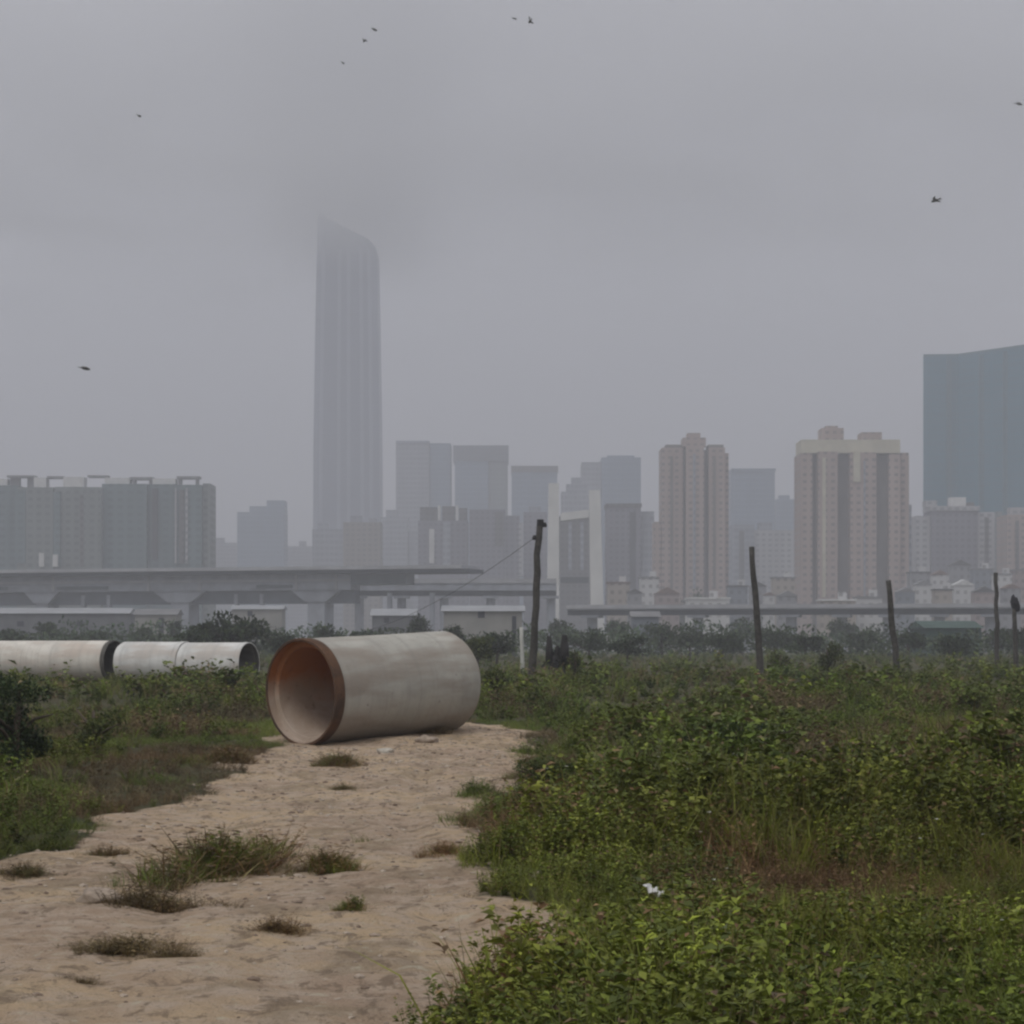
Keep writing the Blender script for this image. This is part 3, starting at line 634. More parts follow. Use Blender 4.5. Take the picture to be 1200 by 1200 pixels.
shed('shed', 'grey shed with a pale roof between the row of pipes and the dark tree', 158, 206, 713, 440, PALEW, GREYROOF, 0.8, 8, (186, 192, 724))
shed('shed', 'low white shed below the station pier left of the big pipe', 272, 330, 709, 480, PALEW, SHEET, 0.5, 8, None, ((290, 296, 716, 722),))
shed('net_house', 'dark green net house at the right end of the far field', 1086, 1150, 727, 330, plain('green_net', (0.045, 0.085, 0.070), 0.2, 0.5), plain('green_net_roof', (0.055, 0.095, 0.080), 0.2, 0.5), 0.7, 14)
shed('shed', 'small blue grey shed low between the leaning pole and the second pole', 742, 772, 716, 400, WM['blue grey'], GREYROOF, 0.6, 8)

# ------------------------------------------------------------------ plants
def norm(a): return a / np.maximum(np.linalg.norm(a, axis=-1, keepdims=True), 1e-9)
def leaves(pts, dirs, ln, wd, rng):
    """one folded pointed leaf per point"""
    d = norm(dirs); up = rng.normal(0, 0.5, d.shape) + np.array([0, 0, 1.0]); s = norm(np.cross(d, up)); n = np.cross(s, d)
    ln = ln[:, None]; wd = wd[:, None]
    m = pts + d * ln * 0.45 + n * ln * 0.06
    return np.stack([pts, m + s * wd * 0.5 + n * wd * 0.18, pts + d * ln - n * ln * 0.10, m - s * wd * 0.5 + n * wd * 0.18], 1)
def blades(base, dirs, ln, wd, droop, rng):
    """grass blades: two quads each"""
    d = norm(dirs); s = norm(np.cross(d, np.array([0, 0, 1.0]) + rng.normal(0, 0.3, d.shape)))
    out = np.stack([d[:, 0], d[:, 1], np.zeros(len(d))], -1)
    l = ln[:, None]; w = wd[:, None]
    p1 = base + d * l * 0.5; p2 = base + d * l * 0.92 + out * l * droop[:, None] * 0.5 - np.array([0, 0, 1.0]) * l * droop[:, None] * 0.25
    q1 = np.stack([base - s*w*0.5, base + s*w*0.5, p1 + s*w*0.42, p1 - s*w*0.42], 1)
    q2 = np.stack([p1 - s*w*0.42, p1 + s*w*0.42, p2 + s*w*0.06, p2 - s*w*0.06], 1)
    return np.concatenate([q1, q2])
GREENS = np.array([(0.165, 0.225, 0.034), (0.120, 0.172, 0.030), (0.076, 0.112, 0.022), (0.150, 0.190, 0.040), (0.055, 0.080, 0.020)]) * np.array([0.98, 0.92, 0.86])
BROWNS = np.array([(0.165, 0.115, 0.065), (0.130, 0.082, 0.050), (0.210, 0.160, 0.088), (0.105, 0.078, 0.046)])
STRAW = np.array([(0.22, 0.19, 0.095), (0.17, 0.15, 0.075), (0.13, 0.13, 0.055)])
def proto_weed(seed, nst, per, leaf, spread=0.35, pal=GREENS, brown=0.08):
    """unit-high broadleaf weed: stems with leaves up their length"""
    r = np.random.default_rng(seed); Q = []; C = []
    base_c = pal[r.integers(len(pal))]
    for i in range(nst):
        az = r.uniform(0, 6.283); rr = spread * math.sqrt(r.random()); h = r.uniform(0.55, 1.0)
        b = np.array([0.25*rr*math.cos(az), 0.25*rr*math.sin(az), 0]); top = np.array([rr*math.cos(az), rr*math.sin(az), h])
        u = np.sort(r.uniform(0.12, 1.0, per)); pts = b + (top - b) * u[:, None] ; pts[:, :2] += 0.12 * rr * np.sin(u * 3)[:, None]
        a2 = r.uniform(0, 6.283, per); dz = r.uniform(-0.25, 0.75, per)
        d = np.stack([np.cos(a2), np.sin(a2), dz], -1)
        L = leaf * r.uniform(0.6, 1.25, per) * (1.15 - 0.45 * u)
        Q.append(leaves(pts, d, L, L * r.uniform(0.38, 0.6, per), r))
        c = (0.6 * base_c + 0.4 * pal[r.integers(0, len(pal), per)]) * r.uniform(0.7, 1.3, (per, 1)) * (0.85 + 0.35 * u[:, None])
        bm_ = r.random(per) < brown; c[bm_] = BROWNS[r.integers(0, len(BROWNS), bm_.sum())]
        C.append(c)
        st = blades(b[None], (top - b)[None], np.array([np.linalg.norm(top - b)]), np.array([0.018]), np.array([0.05]), r)
        Q.append(st); C.append(np.repeat([base_c * 0.8 + np.array([0.02, 0.01, 0])], 2, 0))
    return np.concatenate(Q), np.concatenate(C)
def proto_grass(seed, n, wd, pal, lean=0.6):
    r = np.random.default_rng(seed); az = r.uniform(0, 6.283, n); ln_ = r.uniform(0.45, 1.05, n); k = lean * np.sqrt(r.random(n))
    d = np.stack([k*np.cos(az), k*np.sin(az), np.ones(n)], -1)
    b = np.stack([0.16*r.normal(0, 1, n), 0.16*r.normal(0, 1, n), np.zeros(n)], -1)
    Q = blades(b, d, ln_, wd * r.uniform(0.6, 1.3, n), r.uniform(0.1, 0.9, n), r)
    c = pal[r.integers(0, len(pal), n)] * r.uniform(0.75, 1.25, (n, 1))
    return Q, np.concatenate([c, c])
def scatter(protos, xs, ys, hs, rng, tint, wide=1.0, zoff=-0.02):
    Qs, Cs = [], []
    zs = height(xs, ys)
    for i in range(len(xs)):
        q, c = protos[rng.integers(len(protos))]
        a = rng.uniform(0, 6.283); ca, sa = math.cos(a), math.sin(a); h = hs[i]; w = h * wide * rng.uniform(0.85, 1.25)
        M = np.array([[ca*w, -sa*w, 0], [sa*w, ca*w, 0], [rng.normal(0, 0.08)*h, rng.normal(0, 0.08)*h, h]])
        Qs.append(q @ M.T + np.array([xs[i], ys[i], zs[i] + zoff])); Cs.append(c * tint[i])
    return np.concatenate(Qs), np.concatenate(Cs)
def pick(n, y0, y1, rng, side=0.24):
    """points spread evenly over the wedge of field the camera looks across, from y0 to y1"""
    y = np.sqrt(rng.uniform(y0*y0, y1*y1, n)); x = rng.uniform(-1, 1, n) * (y * side + 4.2)
    return x, y
def tints(x, y, rng, amt=0.25):
    b = 1 + amt * 2 * fbm(x/2.2 + 40, y/3.5 + 8, 3) + rng.normal(0, 0.10, len(x))
    g = fbm(x/3.1 + 3, y/4.5 + 70, 3)
    return np.clip(np.stack([b * (1 + 0.25*g), b, b * (1 - 0.1*g)], -1), 0.35, 1.9)

big_pipe_c = (-2.3, 39.5)
def clear_pipes(x, y):
    a = np.array([-3.39, 38.3]); d = np.array([0.669, 0.743]); rel = np.stack([x, y], -1) - a
    u = rel @ d; v = np.abs(rel @ np.array([-d[1], d[0]]))
    ok = ~((u > -0.5) & (u < 3.7) & (v < 1.05))
    a = np.array([-10.5, 96.0]); d = np.array([-0.914, 0.407]); rel = np.stack([x, y], -1) - a
    u = rel @ d; v = np.abs(rel @ np.array([-d[1], d[0]]))
    return ok & ~((u > -0.3) & (u < 16) & (v < 0.95))
def brownness(x, y, sdm):
    """where the weeds have died back: drifts over the field and the dry verge left of the track"""
    b = fbm(x/2.0 + 60, y/3.2 + 33, 3)
    b = b + np.where((x < -1.5) & (sdm < 1.6) & (y < 36), 0.42, 0)
    for px, py, rx, ry in ((1040, 960, 1.5, 3.0), (905, 1075, 0.8, 1.3), (1130, 900, 1.8, 4.0), (620, 1000, 0.5, 1.5), (1010, 1150, 0.5, 0.7), (880, 800, 3, 10)):
        cx, cy = gnd(px, py); b = b + 0.18 * np.exp(-((x - cx)/rx)**2 - ((y - cy)/ry)**2)
    return b + 0.01 - 0.6 * ((x < 0.75) & (x > -1) & (y < 15.5))
def veg():
    r = np.random.default_rng(3)
    near = [proto_weed(s, 8, 26, 0.125, 0.42) for s in range(6)] + [proto_weed(s + 20, 11, 28, 0.095, 0.45) for s in range(4)]
    mid = [proto_weed(s + 40, 6, 20, 0.165, 0.45) for s in range(6)]
    far = [proto_weed(s + 60, 5, 10, 0.27, 0.55) for s in range(6)]
    gn = [proto_grass(s, 46, 0.016, np.concatenate([GREENS[[0, 1, 3]], STRAW[2:]])) for s in range(5)]
    gm = [proto_grass(s + 9, 30, 0.035, np.concatenate([GREENS[[0, 1, 3]], STRAW])) for s in range(5)]
    dn = [proto_grass(s + 30, 40, 0.014, np.concatenate([BROWNS, BROWNS[:2], STRAW[:1]]), 0.9) for s in range(4)] + [proto_weed(s + 80, 7, 14, 0.10, 0.5, BROWNS, 0.5) for s in range(4)]
    dm = [proto_grass(s + 50, 26, 0.035, np.concatenate([BROWNS, STRAW]), 0.8) for s in range(3)] + [proto_weed(s + 90, 5, 9, 0.2, 0.5, BROWNS, 0.4) for s in range(3)]
    W_, Gr, D = [], [], []
    # right-hand patch close to the camera
    def zone(n, y0, y1, wp, gp, dp, hmin, hmax, edge, brown_thr, gfrac):
        x, y = pick(n, y0, y1, r)
        sdm = ragged(x, y)
        k = (sdm > -0.02) & clear_pipes(x, y); x, y, sdm = x[k], y[k], sdm[k]
        hump = 0.70 + 1.5 * fbm(x/2.9 + 5, y/4.6 + 21, 3)
        for px, py, rx, ry, am in ((740, 925, 1.0, 2.2, .75), (900, 905, 1.3, 2.5, .6), (1080, 960, 0.9, 1.6, .35), (640, 925, .6, 1.6, .4), (1150, 1150, .5, 1.2, .3)):
            cx, cy = gnd(px, py); hump = hump + am * np.exp(-((x - cx)/rx)**2 - ((y - cy)/ry)**2)
        h = r.uniform(hmin, hmax, len(x)) * np.clip(hump + 0.32 * ((x < 1.2) & (y < 15)), 0.28, np.where(y < 15, 1.3, 1.6)) * np.clip(0.45 + sdm / edge, 0.45, 1.0)
        bn = brownness(x, y, sdm) + r.normal(0, 0.19, len(x))
        h = h * np.where((x < -1.5) & (y < 60), np.clip(0.38 + 0.2 * sdm, 0.38, 0.85), 1.0)
        sel = r.random(len(x))
        br = bn > brown_thr; gs = ~br & (sel < gfrac); tall = (x > 1.1) & (y < 17) & (sel < 0.62); gs = ~br & ((sel < gfrac) | tall); ws = ~br & ~gs
        t = tints(x, y, r)
        for m_, prot, lst, hk, wd in ((ws, wp, W_, 1.0, 1.0), (gs, gp, Gr, 1.15, 0.8), (br, dp, D, 0.9, 1.0)):
            if m_.any(): lst.append(scatter(prot, x[m_], y[m_], h[m_] * hk, r, t[m_], wd))
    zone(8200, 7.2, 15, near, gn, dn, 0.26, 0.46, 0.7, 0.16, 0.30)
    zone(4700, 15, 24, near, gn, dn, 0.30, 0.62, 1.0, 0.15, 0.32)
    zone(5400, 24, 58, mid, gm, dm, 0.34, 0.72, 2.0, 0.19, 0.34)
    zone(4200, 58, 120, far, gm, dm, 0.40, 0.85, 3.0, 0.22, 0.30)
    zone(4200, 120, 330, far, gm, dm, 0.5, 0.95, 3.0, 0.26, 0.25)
    # the low cover under the taller weeds
    x, y = pick(20000, 7.2, 48, r); sdm = ragged(x, y); k = (sdm > -0.12) & clear_pipes(x, y); x, y, sdm = x[k], y[k], sdm[k]
    b = brownness(x, y, sdm) + r.normal(0, 0.08, len(x)) > 0.06; h = r.uniform(0.07, 0.2, len(x)); t = tints(x, y, r)
    Gr.append(scatter(gn[:3], x[~b], y[~b], h[~b], r, t[~b], 1.7)); D.append(scatter(dn, x[b], y[b], h[b], r, t[b], 1.7))
    # sparse sprigs on the track
    x, y = pick(3600, 7.2, 44, r); sdm = sand_dist(x, y); p = np.clip(0.10 + 1.7 * fbm(x/1.1 + 11, y/1.6, 3), 0, 1) * np.where(sdm > -0.7, 1.0, 0.42); k = (sdm < 0) & (r.random(len(x)) < p) & clear_pipes(x, y)
    D.append(scatter(dn, x[k], y[k], r.uniform(0.025, 0.10, k.sum()), r, tints(x[k], y[k], r), 1.9))
    for nm, lst, mt, lab, ct in (('weeds', W_, M_LEAF, 'mass of broad leaved green weeds covering the field', 'weeds'), ('grass', Gr, M_GRASS, 'rough green grass growing through the weeds', 'grass'), ('dry_weeds', D, M_DRY, 'dead brown weeds and straw along the track', 'weeds')):
        q = np.concatenate([a for a, _ in lst]); c = np.concatenate([b for _, b in lst])
        tag(quads_mesh(nm, q, c, mt), lab, ct, kind='stuff')
    return dict(near=near, mid=mid, gn=gn, dn=dn, gm=gm, far=far)
PR = veg()

# tufts that stand alone on the bare track
def tuft(name, label, px, py, wpx, hpx, kinds, n, seed, cat='grass tuft', squash=1.5, group=None, skew=0.0):
    r = np.random.default_rng(seed); x0, y0 = gnd(px, py); k = y0 / F; w = wpx * k; h = hpx * k * (1.5 if hpx < 24 else 1.0); n = int(n * 1.15)
    a = r.uniform(0, 6.283, n); rr = np.minimum(np.abs(r.normal(0, 0.55, n)), 1.5) * (1 + 0.35 * np.sin(3 * a + seed))
    xs = x0 + 0.5 * w * rr * np.cos(a); ys = y0 + max(0.5 * w * squash, 0.08) * rr * np.sin(a) + skew * (xs - x0)
    hs = h * r.uniform(0.3, 1.1, n) * np.clip(1.15 - 0.6 * rr, 0.35, 2)
    Q, C = [], []
    for key, f in kinds:
        m = r.random(n) < f
        if not m.any(): continue
        q, c = scatter(PR[key], xs[m], ys[m], hs[m] * 1.12, r, tints(xs[m], ys[m], r), 2.2 if key == 'dn' else 1.25); Q.append(q); C.append(c * (np.array([1.28, 1.22, 1.08]) if key == 'dn' else 1.0))
    q = np.concatenate(Q) - np.array([x0, y0, 0]); c = np.concatenate(C)
    o = quads_mesh(name, q, c, M_GRASS, None, (x0, y0, 0)); return tag(o, label, cat, group)
tuft('grass_tuft', 'largest green and straw tuft in the middle of the sandy track', 258, 1022, 205, 58, (('gn', .6), ('near', .16), ('dn', .42)), 110, 1, skew=2.4)
tuft('grass_tuft', 'flat brownish tuft at the lower left foot of the largest tuft', 180, 1066, 170, 34, (('dn', .9), ('gn', .18)), 90, 2, skew=-0.6)
tuft('dry_tuft', 'dead brown mat of weeds nearest the camera on the left of the track', 145, 1124, 175, 28, (('dn', 1.0),), 90, 3, squash=0.9)
tuft('grass_tuft', 'low yellow green mat just right of the largest tuft', 385, 1020, 90, 20, (('gn', .9), ('dn', .4)), 50, 4)
tuft('grass_tuft', 'tiny dark green sprig alone on the sand below the yellow green mat', 408, 1083, 48, 17, (('gn', .8), ('near', .5), ('dn', .5)), 14, 5)
tuft('dry_tuft', 'narrow brown strip of dead grass left of the tiny sprig', 325, 1103, 95, 15, (('dn', 1.0),), 44, 6, squash=.6)
tuft('grass_tuft', 'olive tuft on the track just before the mouth of the big pipe', 396, 901, 76, 13, (('gn', .6), ('dn', .7)), 60, 7)
tuft('dry_tuft', 'small flat brown tuft below the olive one before the big pipe', 402, 922, 52, 8, (('dn', .9), ('gn', .2)), 36, 8)
tuft('dry_tuft', 'thin dark mat of dead weeds in the bottom left corner', 95, 1170, 80, 10, (('dn', 1.0),), 34, 9, squash=.6)
tuft('dry_tuft', 'brown sprawling tuft at the edge of the left verge', 268, 899, 75, 15, (('dn', .9), ('gn', .25)), 50, 10)
tuft('dry_tuft', 'flat brown strip at the left edge below the verge', 25, 1024, 120, 12, (('dn', 1.0), ('gn', .3)), 60, 13, squash=.8)
tuft('dry_tuft', 'thin straw strip left of the largest tuft', 130, 1000, 130, 10, (('dn', .9), ('gn', .2)), 50, 14, squash=.8)
tuft('dry_tuft', 'brown mat between the two brown tufts and the bottom edge on the left', 200, 1135, 90, 14, (('dn', 1.0),), 40, 15, squash=.8)
tuft('grass_tuft', 'green sprig on the sand at the right side of the track below the pipe', 560, 935, 60, 26, (('gn', .8), ('near', .2)), 30, 16)
tuft('dry_tuft', 'low dead weeds caught under the right half of the big pipe', 500, 866, 90, 9, (('dn', 1.0),), 40, 17, squash=.3)
tuft('dry_tuft', 'brown tuft reaching onto the sand from the right hand weeds', 515, 1006, 80, 13, (('dn', .9), ('gn', .3)), 40, 12)

# bushes and trees with their own crown and trunk
def crown_quads(r, n, w, d, h, z0, leaf, pal, lobes=9):
    """leaf clumps through a lumpy volume, thinner at the rim"""
    L = []
    for i in range(lobes):
        a = r.uniform(0, 6.283); rr = math.sqrt(r.random()) * 0.62; zz_ = r.uniform(0.18, 0.82)
        sz = r.uniform(0.26, 0.44) * (1.0 - 0.3 * rr)
        L.append((rr*math.cos(a)*w/2, rr*math.sin(a)*d/2, z0 + zz_*h*(1 - 0.35*rr), sz))
    li = r.integers(0, lobes, n); Lb = np.array(L)[li]
    v = norm(r.normal(0, 1, (n, 3))) * (r.random((n, 1)) ** 0.45)
    pts = Lb[:, :3] + v * Lb[:, 3:4] * np.array([w*0.62, d*0.62, h*0.5])
    pts[:, 2] = np.maximum(pts[:, 2], z0*0.6 + 0.05)
    dr = norm(v + r.normal(0, 0.7, (n, 3)) + np.array([0, 0, 0.15])); ll = leaf * r.uniform(0.6, 1.4, n)
    lobe_t = r.uniform(0.7, 1.3, (lobes, 1))[li]
    c = pal[r.integers(0, len(pal), n)] * r.uniform(0.75, 1.25, (n, 1)) * lobe_t
    return leaves(pts, dr, ll, ll * r.uniform(0.45, 0.75, n), r), c
PAL_DK = np.array([(0.030, 0.052, 0.022), (0.042, 0.068, 0.026), (0.058, 0.082, 0.030), (0.024, 0.040, 0.020)])
PAL_MD = np.array([(0.050, 0.080, 0.036), (0.070, 0.100, 0.042), (0.040, 0.062, 0.032)])
PAL_OL = np.array([(0.080, 0.100, 0.028), (0.105, 0.120, 0.034), (0.052, 0.074, 0.022)])
def tree(name, label, px, top, wpx, Y, pal, seed, n=1500, trunk=0.25, cat='tree', base=None, leafk=1.0, group='trees at the far edge of the field'):
    r = np.random.default_rng(seed); x = X_(px, Y); zb = float(height(np.array([x]), np.array([Y]))[0])
    H = Z_(top, Y) - zb; w = wpx * Y / F; z0 = H * trunk
    t = thing(name, label, cat, (x, Y, zb), 0, group)
    leaf = leafk * max(0.055 * w, 0.0011 * Y)
    q, c = crown_quads(r, n, w, w * 0.85, H - z0, z0, leaf, pal, 9 + int(w))
    mb = MB(); lean = r.normal(0, 0.05 * H, 2)
    mb.tube([(0, 0, -0.3), (lean[0]*0.3, lean[1]*0.3, H*0.3), (lean[0], lean[1], H*0.75)], [0.035*H + 0.03, 0.026*H + 0.02, 0.01*H], 7)
    for k in range(5):
        a = r.uniform(0, 6.283); z1 = H * r.uniform(0.2, 0.45); b = Vector((lean[0]*0.4, lean[1]*0.4, z1))
        e = Vector((w*0.36*math.cos(a), w*0.32*math.sin(a), H * r.uniform(0.5, 0.8)))
        mb.tube([b, b.lerp(e, 0.5) + Vector((0, 0, 0.04*H)), e], [0.016*H + 0.01, 0.011*H + 0.008, 0.004*H + 0.004], 5)
    mb.build('trunk', M_BARK, t, True); quads_mesh('crown', q, c, M_CROWN, t)
    return t
for i, (px, top, w, Y, pal, lab) in enumerate([
    (268, 713, 112, 205, PAL_DK, 'largest dark round tree behind the row of pipes'),
    (228, 730, 56, 200, PAL_DK, 'smaller dark tree joined to the left of the largest round tree'),
    (330, 736, 60, 215, PAL_DK, 'dark bushy tree just above the mouth of the big pipe'),
    (378, 727, 62, 260, PAL_MD, 'grey green tree above the top left of the big pipe'),
    (432, 733, 66, 270, PAL_MD, 'broad grey green tree above the middle of the big pipe'),
    (496, 713, 46, 300, PAL_MD, 'taller hazy tree beside the pale shed behind the big pipe'),
    (528, 729, 48, 240, PAL_DK, 'low dark tree above the right shoulder of the big pipe'),
    (582, 735, 76, 190, PAL_DK, 'wide low dark tree in front of the pale shed'),
    (14, 735, 52, 290, PAL_MD, 'hazy tree at the left edge above the row of pipes'),
    (62, 722, 46, 330, PAL_MD, 'taller hazy tree second from the left edge'),
    (108, 735, 58, 300, PAL_MD, 'low spreading tree third from the left edge'),
    (166, 730, 46, 320, PAL_MD, 'hazy tree before the grey shed left of the dark trees'),
    (204, 722, 18, 340, PAL_DK, 'thin upright dark tree beside the grey shed'),
    (690, 735, 60, 250, PAL_MD, 'hazy tree right of the dark stump'),
    (735, 741, 58, 215, PAL_DK, 'low dark bushy tree second to the right of the dark stump'),
    (776, 721, 56, 300, PAL_MD, 'tallest hazy tree midway between the two leaning poles'),
    (808, 728, 52, 290, PAL_MD, 'round hazy tree right of the midway tree'),
    (846, 737, 62, 260, PAL_MD, 'broad low tree left of the second leaning pole'),
    (908, 734, 60, 280, PAL_MD, 'hazy tree just right of the second leaning pole'),
    (944, 738, 50, 240, PAL_DK, 'dark low tree left of the tall yellow green shrub'),
    (1010, 731, 62, 300, PAL_MD, 'hazy tree right of the tall yellow green shrub'),
    (1066, 737, 50, 270, PAL_DK, 'dark tree just right of the third crooked pole'),
    (1118, 742, 70, 230, PAL_DK, 'broad low tree before the dark green net house'),
    (1168, 731, 56, 280, PAL_MD, 'hazy tree behind the straight dark post'),
    (1200, 727, 52, 270, PAL_DK, 'dark tree cut by the right edge'),
    (655, 722, 46, 380, PAL_MD, 'far hazy tree just right of the leaning pole'),
    (560, 741, 44, 150, PAL_OL, 'low olive bush touching the right end of the big pipe'),
    (870, 720, 40, 420, PAL_MD, 'far blue green tree behind the second leaning pole'),
    (985, 722, 44, 430, PAL_MD, 'far blue green tree below the wide tan tower'),
    (725, 722, 44, 420, PAL_MD, 'far blue green tree below the purple grey flats'),
    (820, 684, 44, 930, PAL_MD, 'green tree at the foot of the narrow tan tower'),
    (795, 690, 30, 920, PAL_MD, 'smaller green tree left of the one at the narrow tan tower foot'),
]): tree('tree', lab, px, top, w, Y, pal, 100 + i, n=1500 if w > 40 else 800)
def treeline():
    r = np.random.default_rng(77); Q, C = [], []
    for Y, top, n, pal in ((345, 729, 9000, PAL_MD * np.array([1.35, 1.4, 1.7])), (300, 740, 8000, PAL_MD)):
        px = r.uniform(-150, 1350, n); yy = Y + r.uniform(-14, 14, n); x = X_(px, Y)
        h = Z_(top, Y) * np.clip(0.82 + 0.75 * fbm(x/7.0 + Y, np.full(n, 3.3), 3), 0.3, 1.25)
        z = h * r.random(n) ** 0.75
        p_ = np.stack([x, yy, z], -1); d = norm(r.normal(0, 1, (n, 3)) + np.array([0, 0, 0.3])); l = 0.62 * r.uniform(0.6, 1.4, n)
        Q.append(leaves(p_, d, l, l * 0.6, r)); C.append(pal[r.integers(0, len(pal), n)] * r.uniform(0.75, 1.2, (n, 1)) * (1 + 0.7 * fbm(x/4.0, Y + x*0, 2))[:, None])
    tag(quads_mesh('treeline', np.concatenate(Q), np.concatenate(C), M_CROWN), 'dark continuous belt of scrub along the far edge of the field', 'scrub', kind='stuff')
treeline()
tree('shrub', 'tall yellow green shrub standing above the weeds right of centre', 972, 743, 40, 118, PAL_OL, 300, 900, 0.05, 'shrub', group=None)
tree('shrub', 'smaller yellow green shrub at the field edge left of the tall one', 912, 757, 34, 110, PAL_OL, 301, 700, 0.05, 'shrub', group=None)
tree('shrub', 'green shrub close against the right end of the big pipe', 580, 768, 42, 60, PAL_OL, 302, 900, 0.05, 'shrub', group=None)
tree('shrub', 'thin pale green shrub right of the dark stump', 672, 752, 22, 90, PAL_OL, 303, 500, 0.05, 'shrub', group=None)
tree('bush', 'dense dark green bush at the left edge beside the track', 16, 776, 165, 28, PAL_DK, 304, 6500, 0.03, 'bush', leafk=0.5, group=None)
tree('bush', 'lower green bush right of the dark bush at the left edge', 112, 815, 90, 34, PAL_OL, 305, 2200, 0.03, 'bush', leafk=0.7, group=None)
tree('bush', 'leafy bush spilling onto the sand at the left end of the right hand weeds', 640, 885, 96, 25, PAL_OL, 306, 2200, 0.03, 'bush', leafk=0.75, group=None)
tree('bush', 'dark leafy bush in the middle of the right hand weeds', 860, 838, 190, 31, np.concatenate([PAL_DK, PAL_OL]), 307, 4200, 0.03, 'bush', leafk=0.5, group=None)

# ------------------------------------------------------------------ pipes
def concrete(name, base, stain, rust=False):
    m, t, p = new_mat(name); g = G(t); ob = g.obj()
    s = g.n('ShaderNodeSeparateXYZ'); t.links.new(ob, s.inputs[0])
    f1 = g.noise(ob, 1.4, 6, 0.62, 0.4); f2 = g.noise(ob, 9.0, 6, 0.7); rings = g.noise(g.scale(ob, (7.0, 0.25, 0.25)), 1.0, 5, 0.6)
    streak = g.noise(g.scale(ob, (0.5, 2.2, 2.2)), 1.0, 5)
    c = g.mix(g.smooth(f1, 0.32, 0.68), base, tuple(x * 0.78 for x in base))
    c = g.mix(g.m('MULTIPLY', g.smooth(streak, 0.40, 0.64), 0.9), c, stain)
    c = g.mix(g.m('MULTIPLY', g.smooth(rings, 0.50, 0.66), 0.3), c, tuple(x * 0.55 for x in base))
    c = g.mix(g.m('MULTIPLY', g.smooth(f2, 0.60, 0.74), 0.45), c, tuple(x * 0.5 for x in base))
    wv = g.n('ShaderNodeTexWave', wave_type='BANDS', bands_direction='X'); t.links.new(ob, wv.inputs['Vector']); wv.inputs['Scale'].default_value = 0.42; wv.inputs['Distortion'].default_value = 0.6
    c = g.mix(g.m('MULTIPLY', g.smooth(wv.outputs['Fac'], 0.985, 1.0), 0.10), c, tuple(x * 0.45 for x in base))
    pit = g.n('ShaderNodeTexVoronoi'); t.links.new(ob, pit.inputs['Vector']); pit.inputs['Scale'].default_value = 5.5
    c = g.mix(g.m('MULTIPLY', g.smooth(g.m('ADD', pit.outputs['Distance'], g.m('MULTIPLY', f1, 0.5)), 0.36, 0.28), 0.6), c, tuple(x * 0.4 for x in base))
    # stain colour taking over towards the bottom, with a ragged edge
    low = g.m('ADD', s.outputs[2], g.m('MULTIPLY', g.m('SUBTRACT', f1, 0.5), 0.9))
    c = g.mix(g.m('MULTIPLY', g.smooth(low, -0.15, -0.75), 0.7), c, stain)
    t.links.new(c, p.inputs['Base Color']); p.inputs['Roughness'].default_value = 0.9
    g.bump(g.m('ADD', f2, g.m('MULTIPLY', rings, 0.6)), 0.5, 0.02, p)
    return m
def rustmat(name, a, b):
    m, t, p = new_mat(name); g = G(t); ob = g.obj()
    f1 = g.noise(ob, 2.5, 6, 0.65, 0.5); f2 = g.noise(ob, 14, 5, 0.7)
    c = g.mix(g.smooth(f1, 0.35, 0.65), a, b); c = g.mix(g.m('MULTIPLY', g.smooth(f2, 0.55, 0.7), 0.6), c, tuple(x*0.5 for x in a))
    t.links.new(c, p.inputs['Base Color']); p.inputs['Roughness'].default_value = 0.85; g.bump(f2, 0.4, 0.01, p)
    return m
def innermat(name):
    """pipe bore: dusty concrete below, rust-red wash over the crown and the far side"""
    m, t, p = new_mat(name); g = G(t); ob = g.obj(); s = g.n('ShaderNodeSeparateXYZ'); t.links.new(ob, s.inputs[0])
    f1 = g.noise(ob, 1.8, 6, 0.6, 0.5); f2 = g.noise(ob, 10, 5, 0.7)
    ed = g.m('ADD', g.m('ADD', s.outputs[2], g.m('MULTIPLY', s.outputs[1], -0.55)), g.m('MULTIPLY', g.m('SUBTRACT', f1, 0.5), 1.1))
    dust = g.mix(g.smooth(f1, 0.35, 0.65), (0.34, 0.265, 0.205), (0.42, 0.345, 0.285))
    c = g.mix(g.smooth(ed, -0.62, 0.02), dust, (0.36, 0.145, 0.058))
    c = g.mix(g.m('MULTIPLY', g.smooth(f2, 0.56, 0.72), 0.5), c, (0.12, 0.075, 0.05))
    t.links.new(c, p.inputs['Base Color']); p.inputs['Roughness'].default_value = 0.9; g.bump(f2, 0.4, 0.015, p)
    return m
PIPE_MAIN = concrete('concrete_weathered', (0.44, 0.43, 0.39), (0.275, 0.24, 0.205))
PIPE_PALE = concrete('concrete_pale', (0.68, 0.68, 0.66), (0.50, 0.46, 0.42)); PIPE_PINK = concrete('concrete_warm', (0.68, 0.65, 0.59), (0.54, 0.47, 0.41))
RUST_DK = rustmat('rust_dark', (0.060, 0.038, 0.028), (0.115, 0.062, 0.036)); RUST = rustmat('rust_orange', (0.22, 0.105, 0.055), (0.33, 0.19, 0.11))
BORE = innermat('pipe_bore'); LIP = innermat('pipe_socket'); BORE_DK = concrete('bore_grey', (0.22, 0.21, 0.20), (0.12, 0.11, 0.10)); COLLAR_GREY = plain('dark_joint', (0.10, 0.095, 0.085), 0.25, 3)
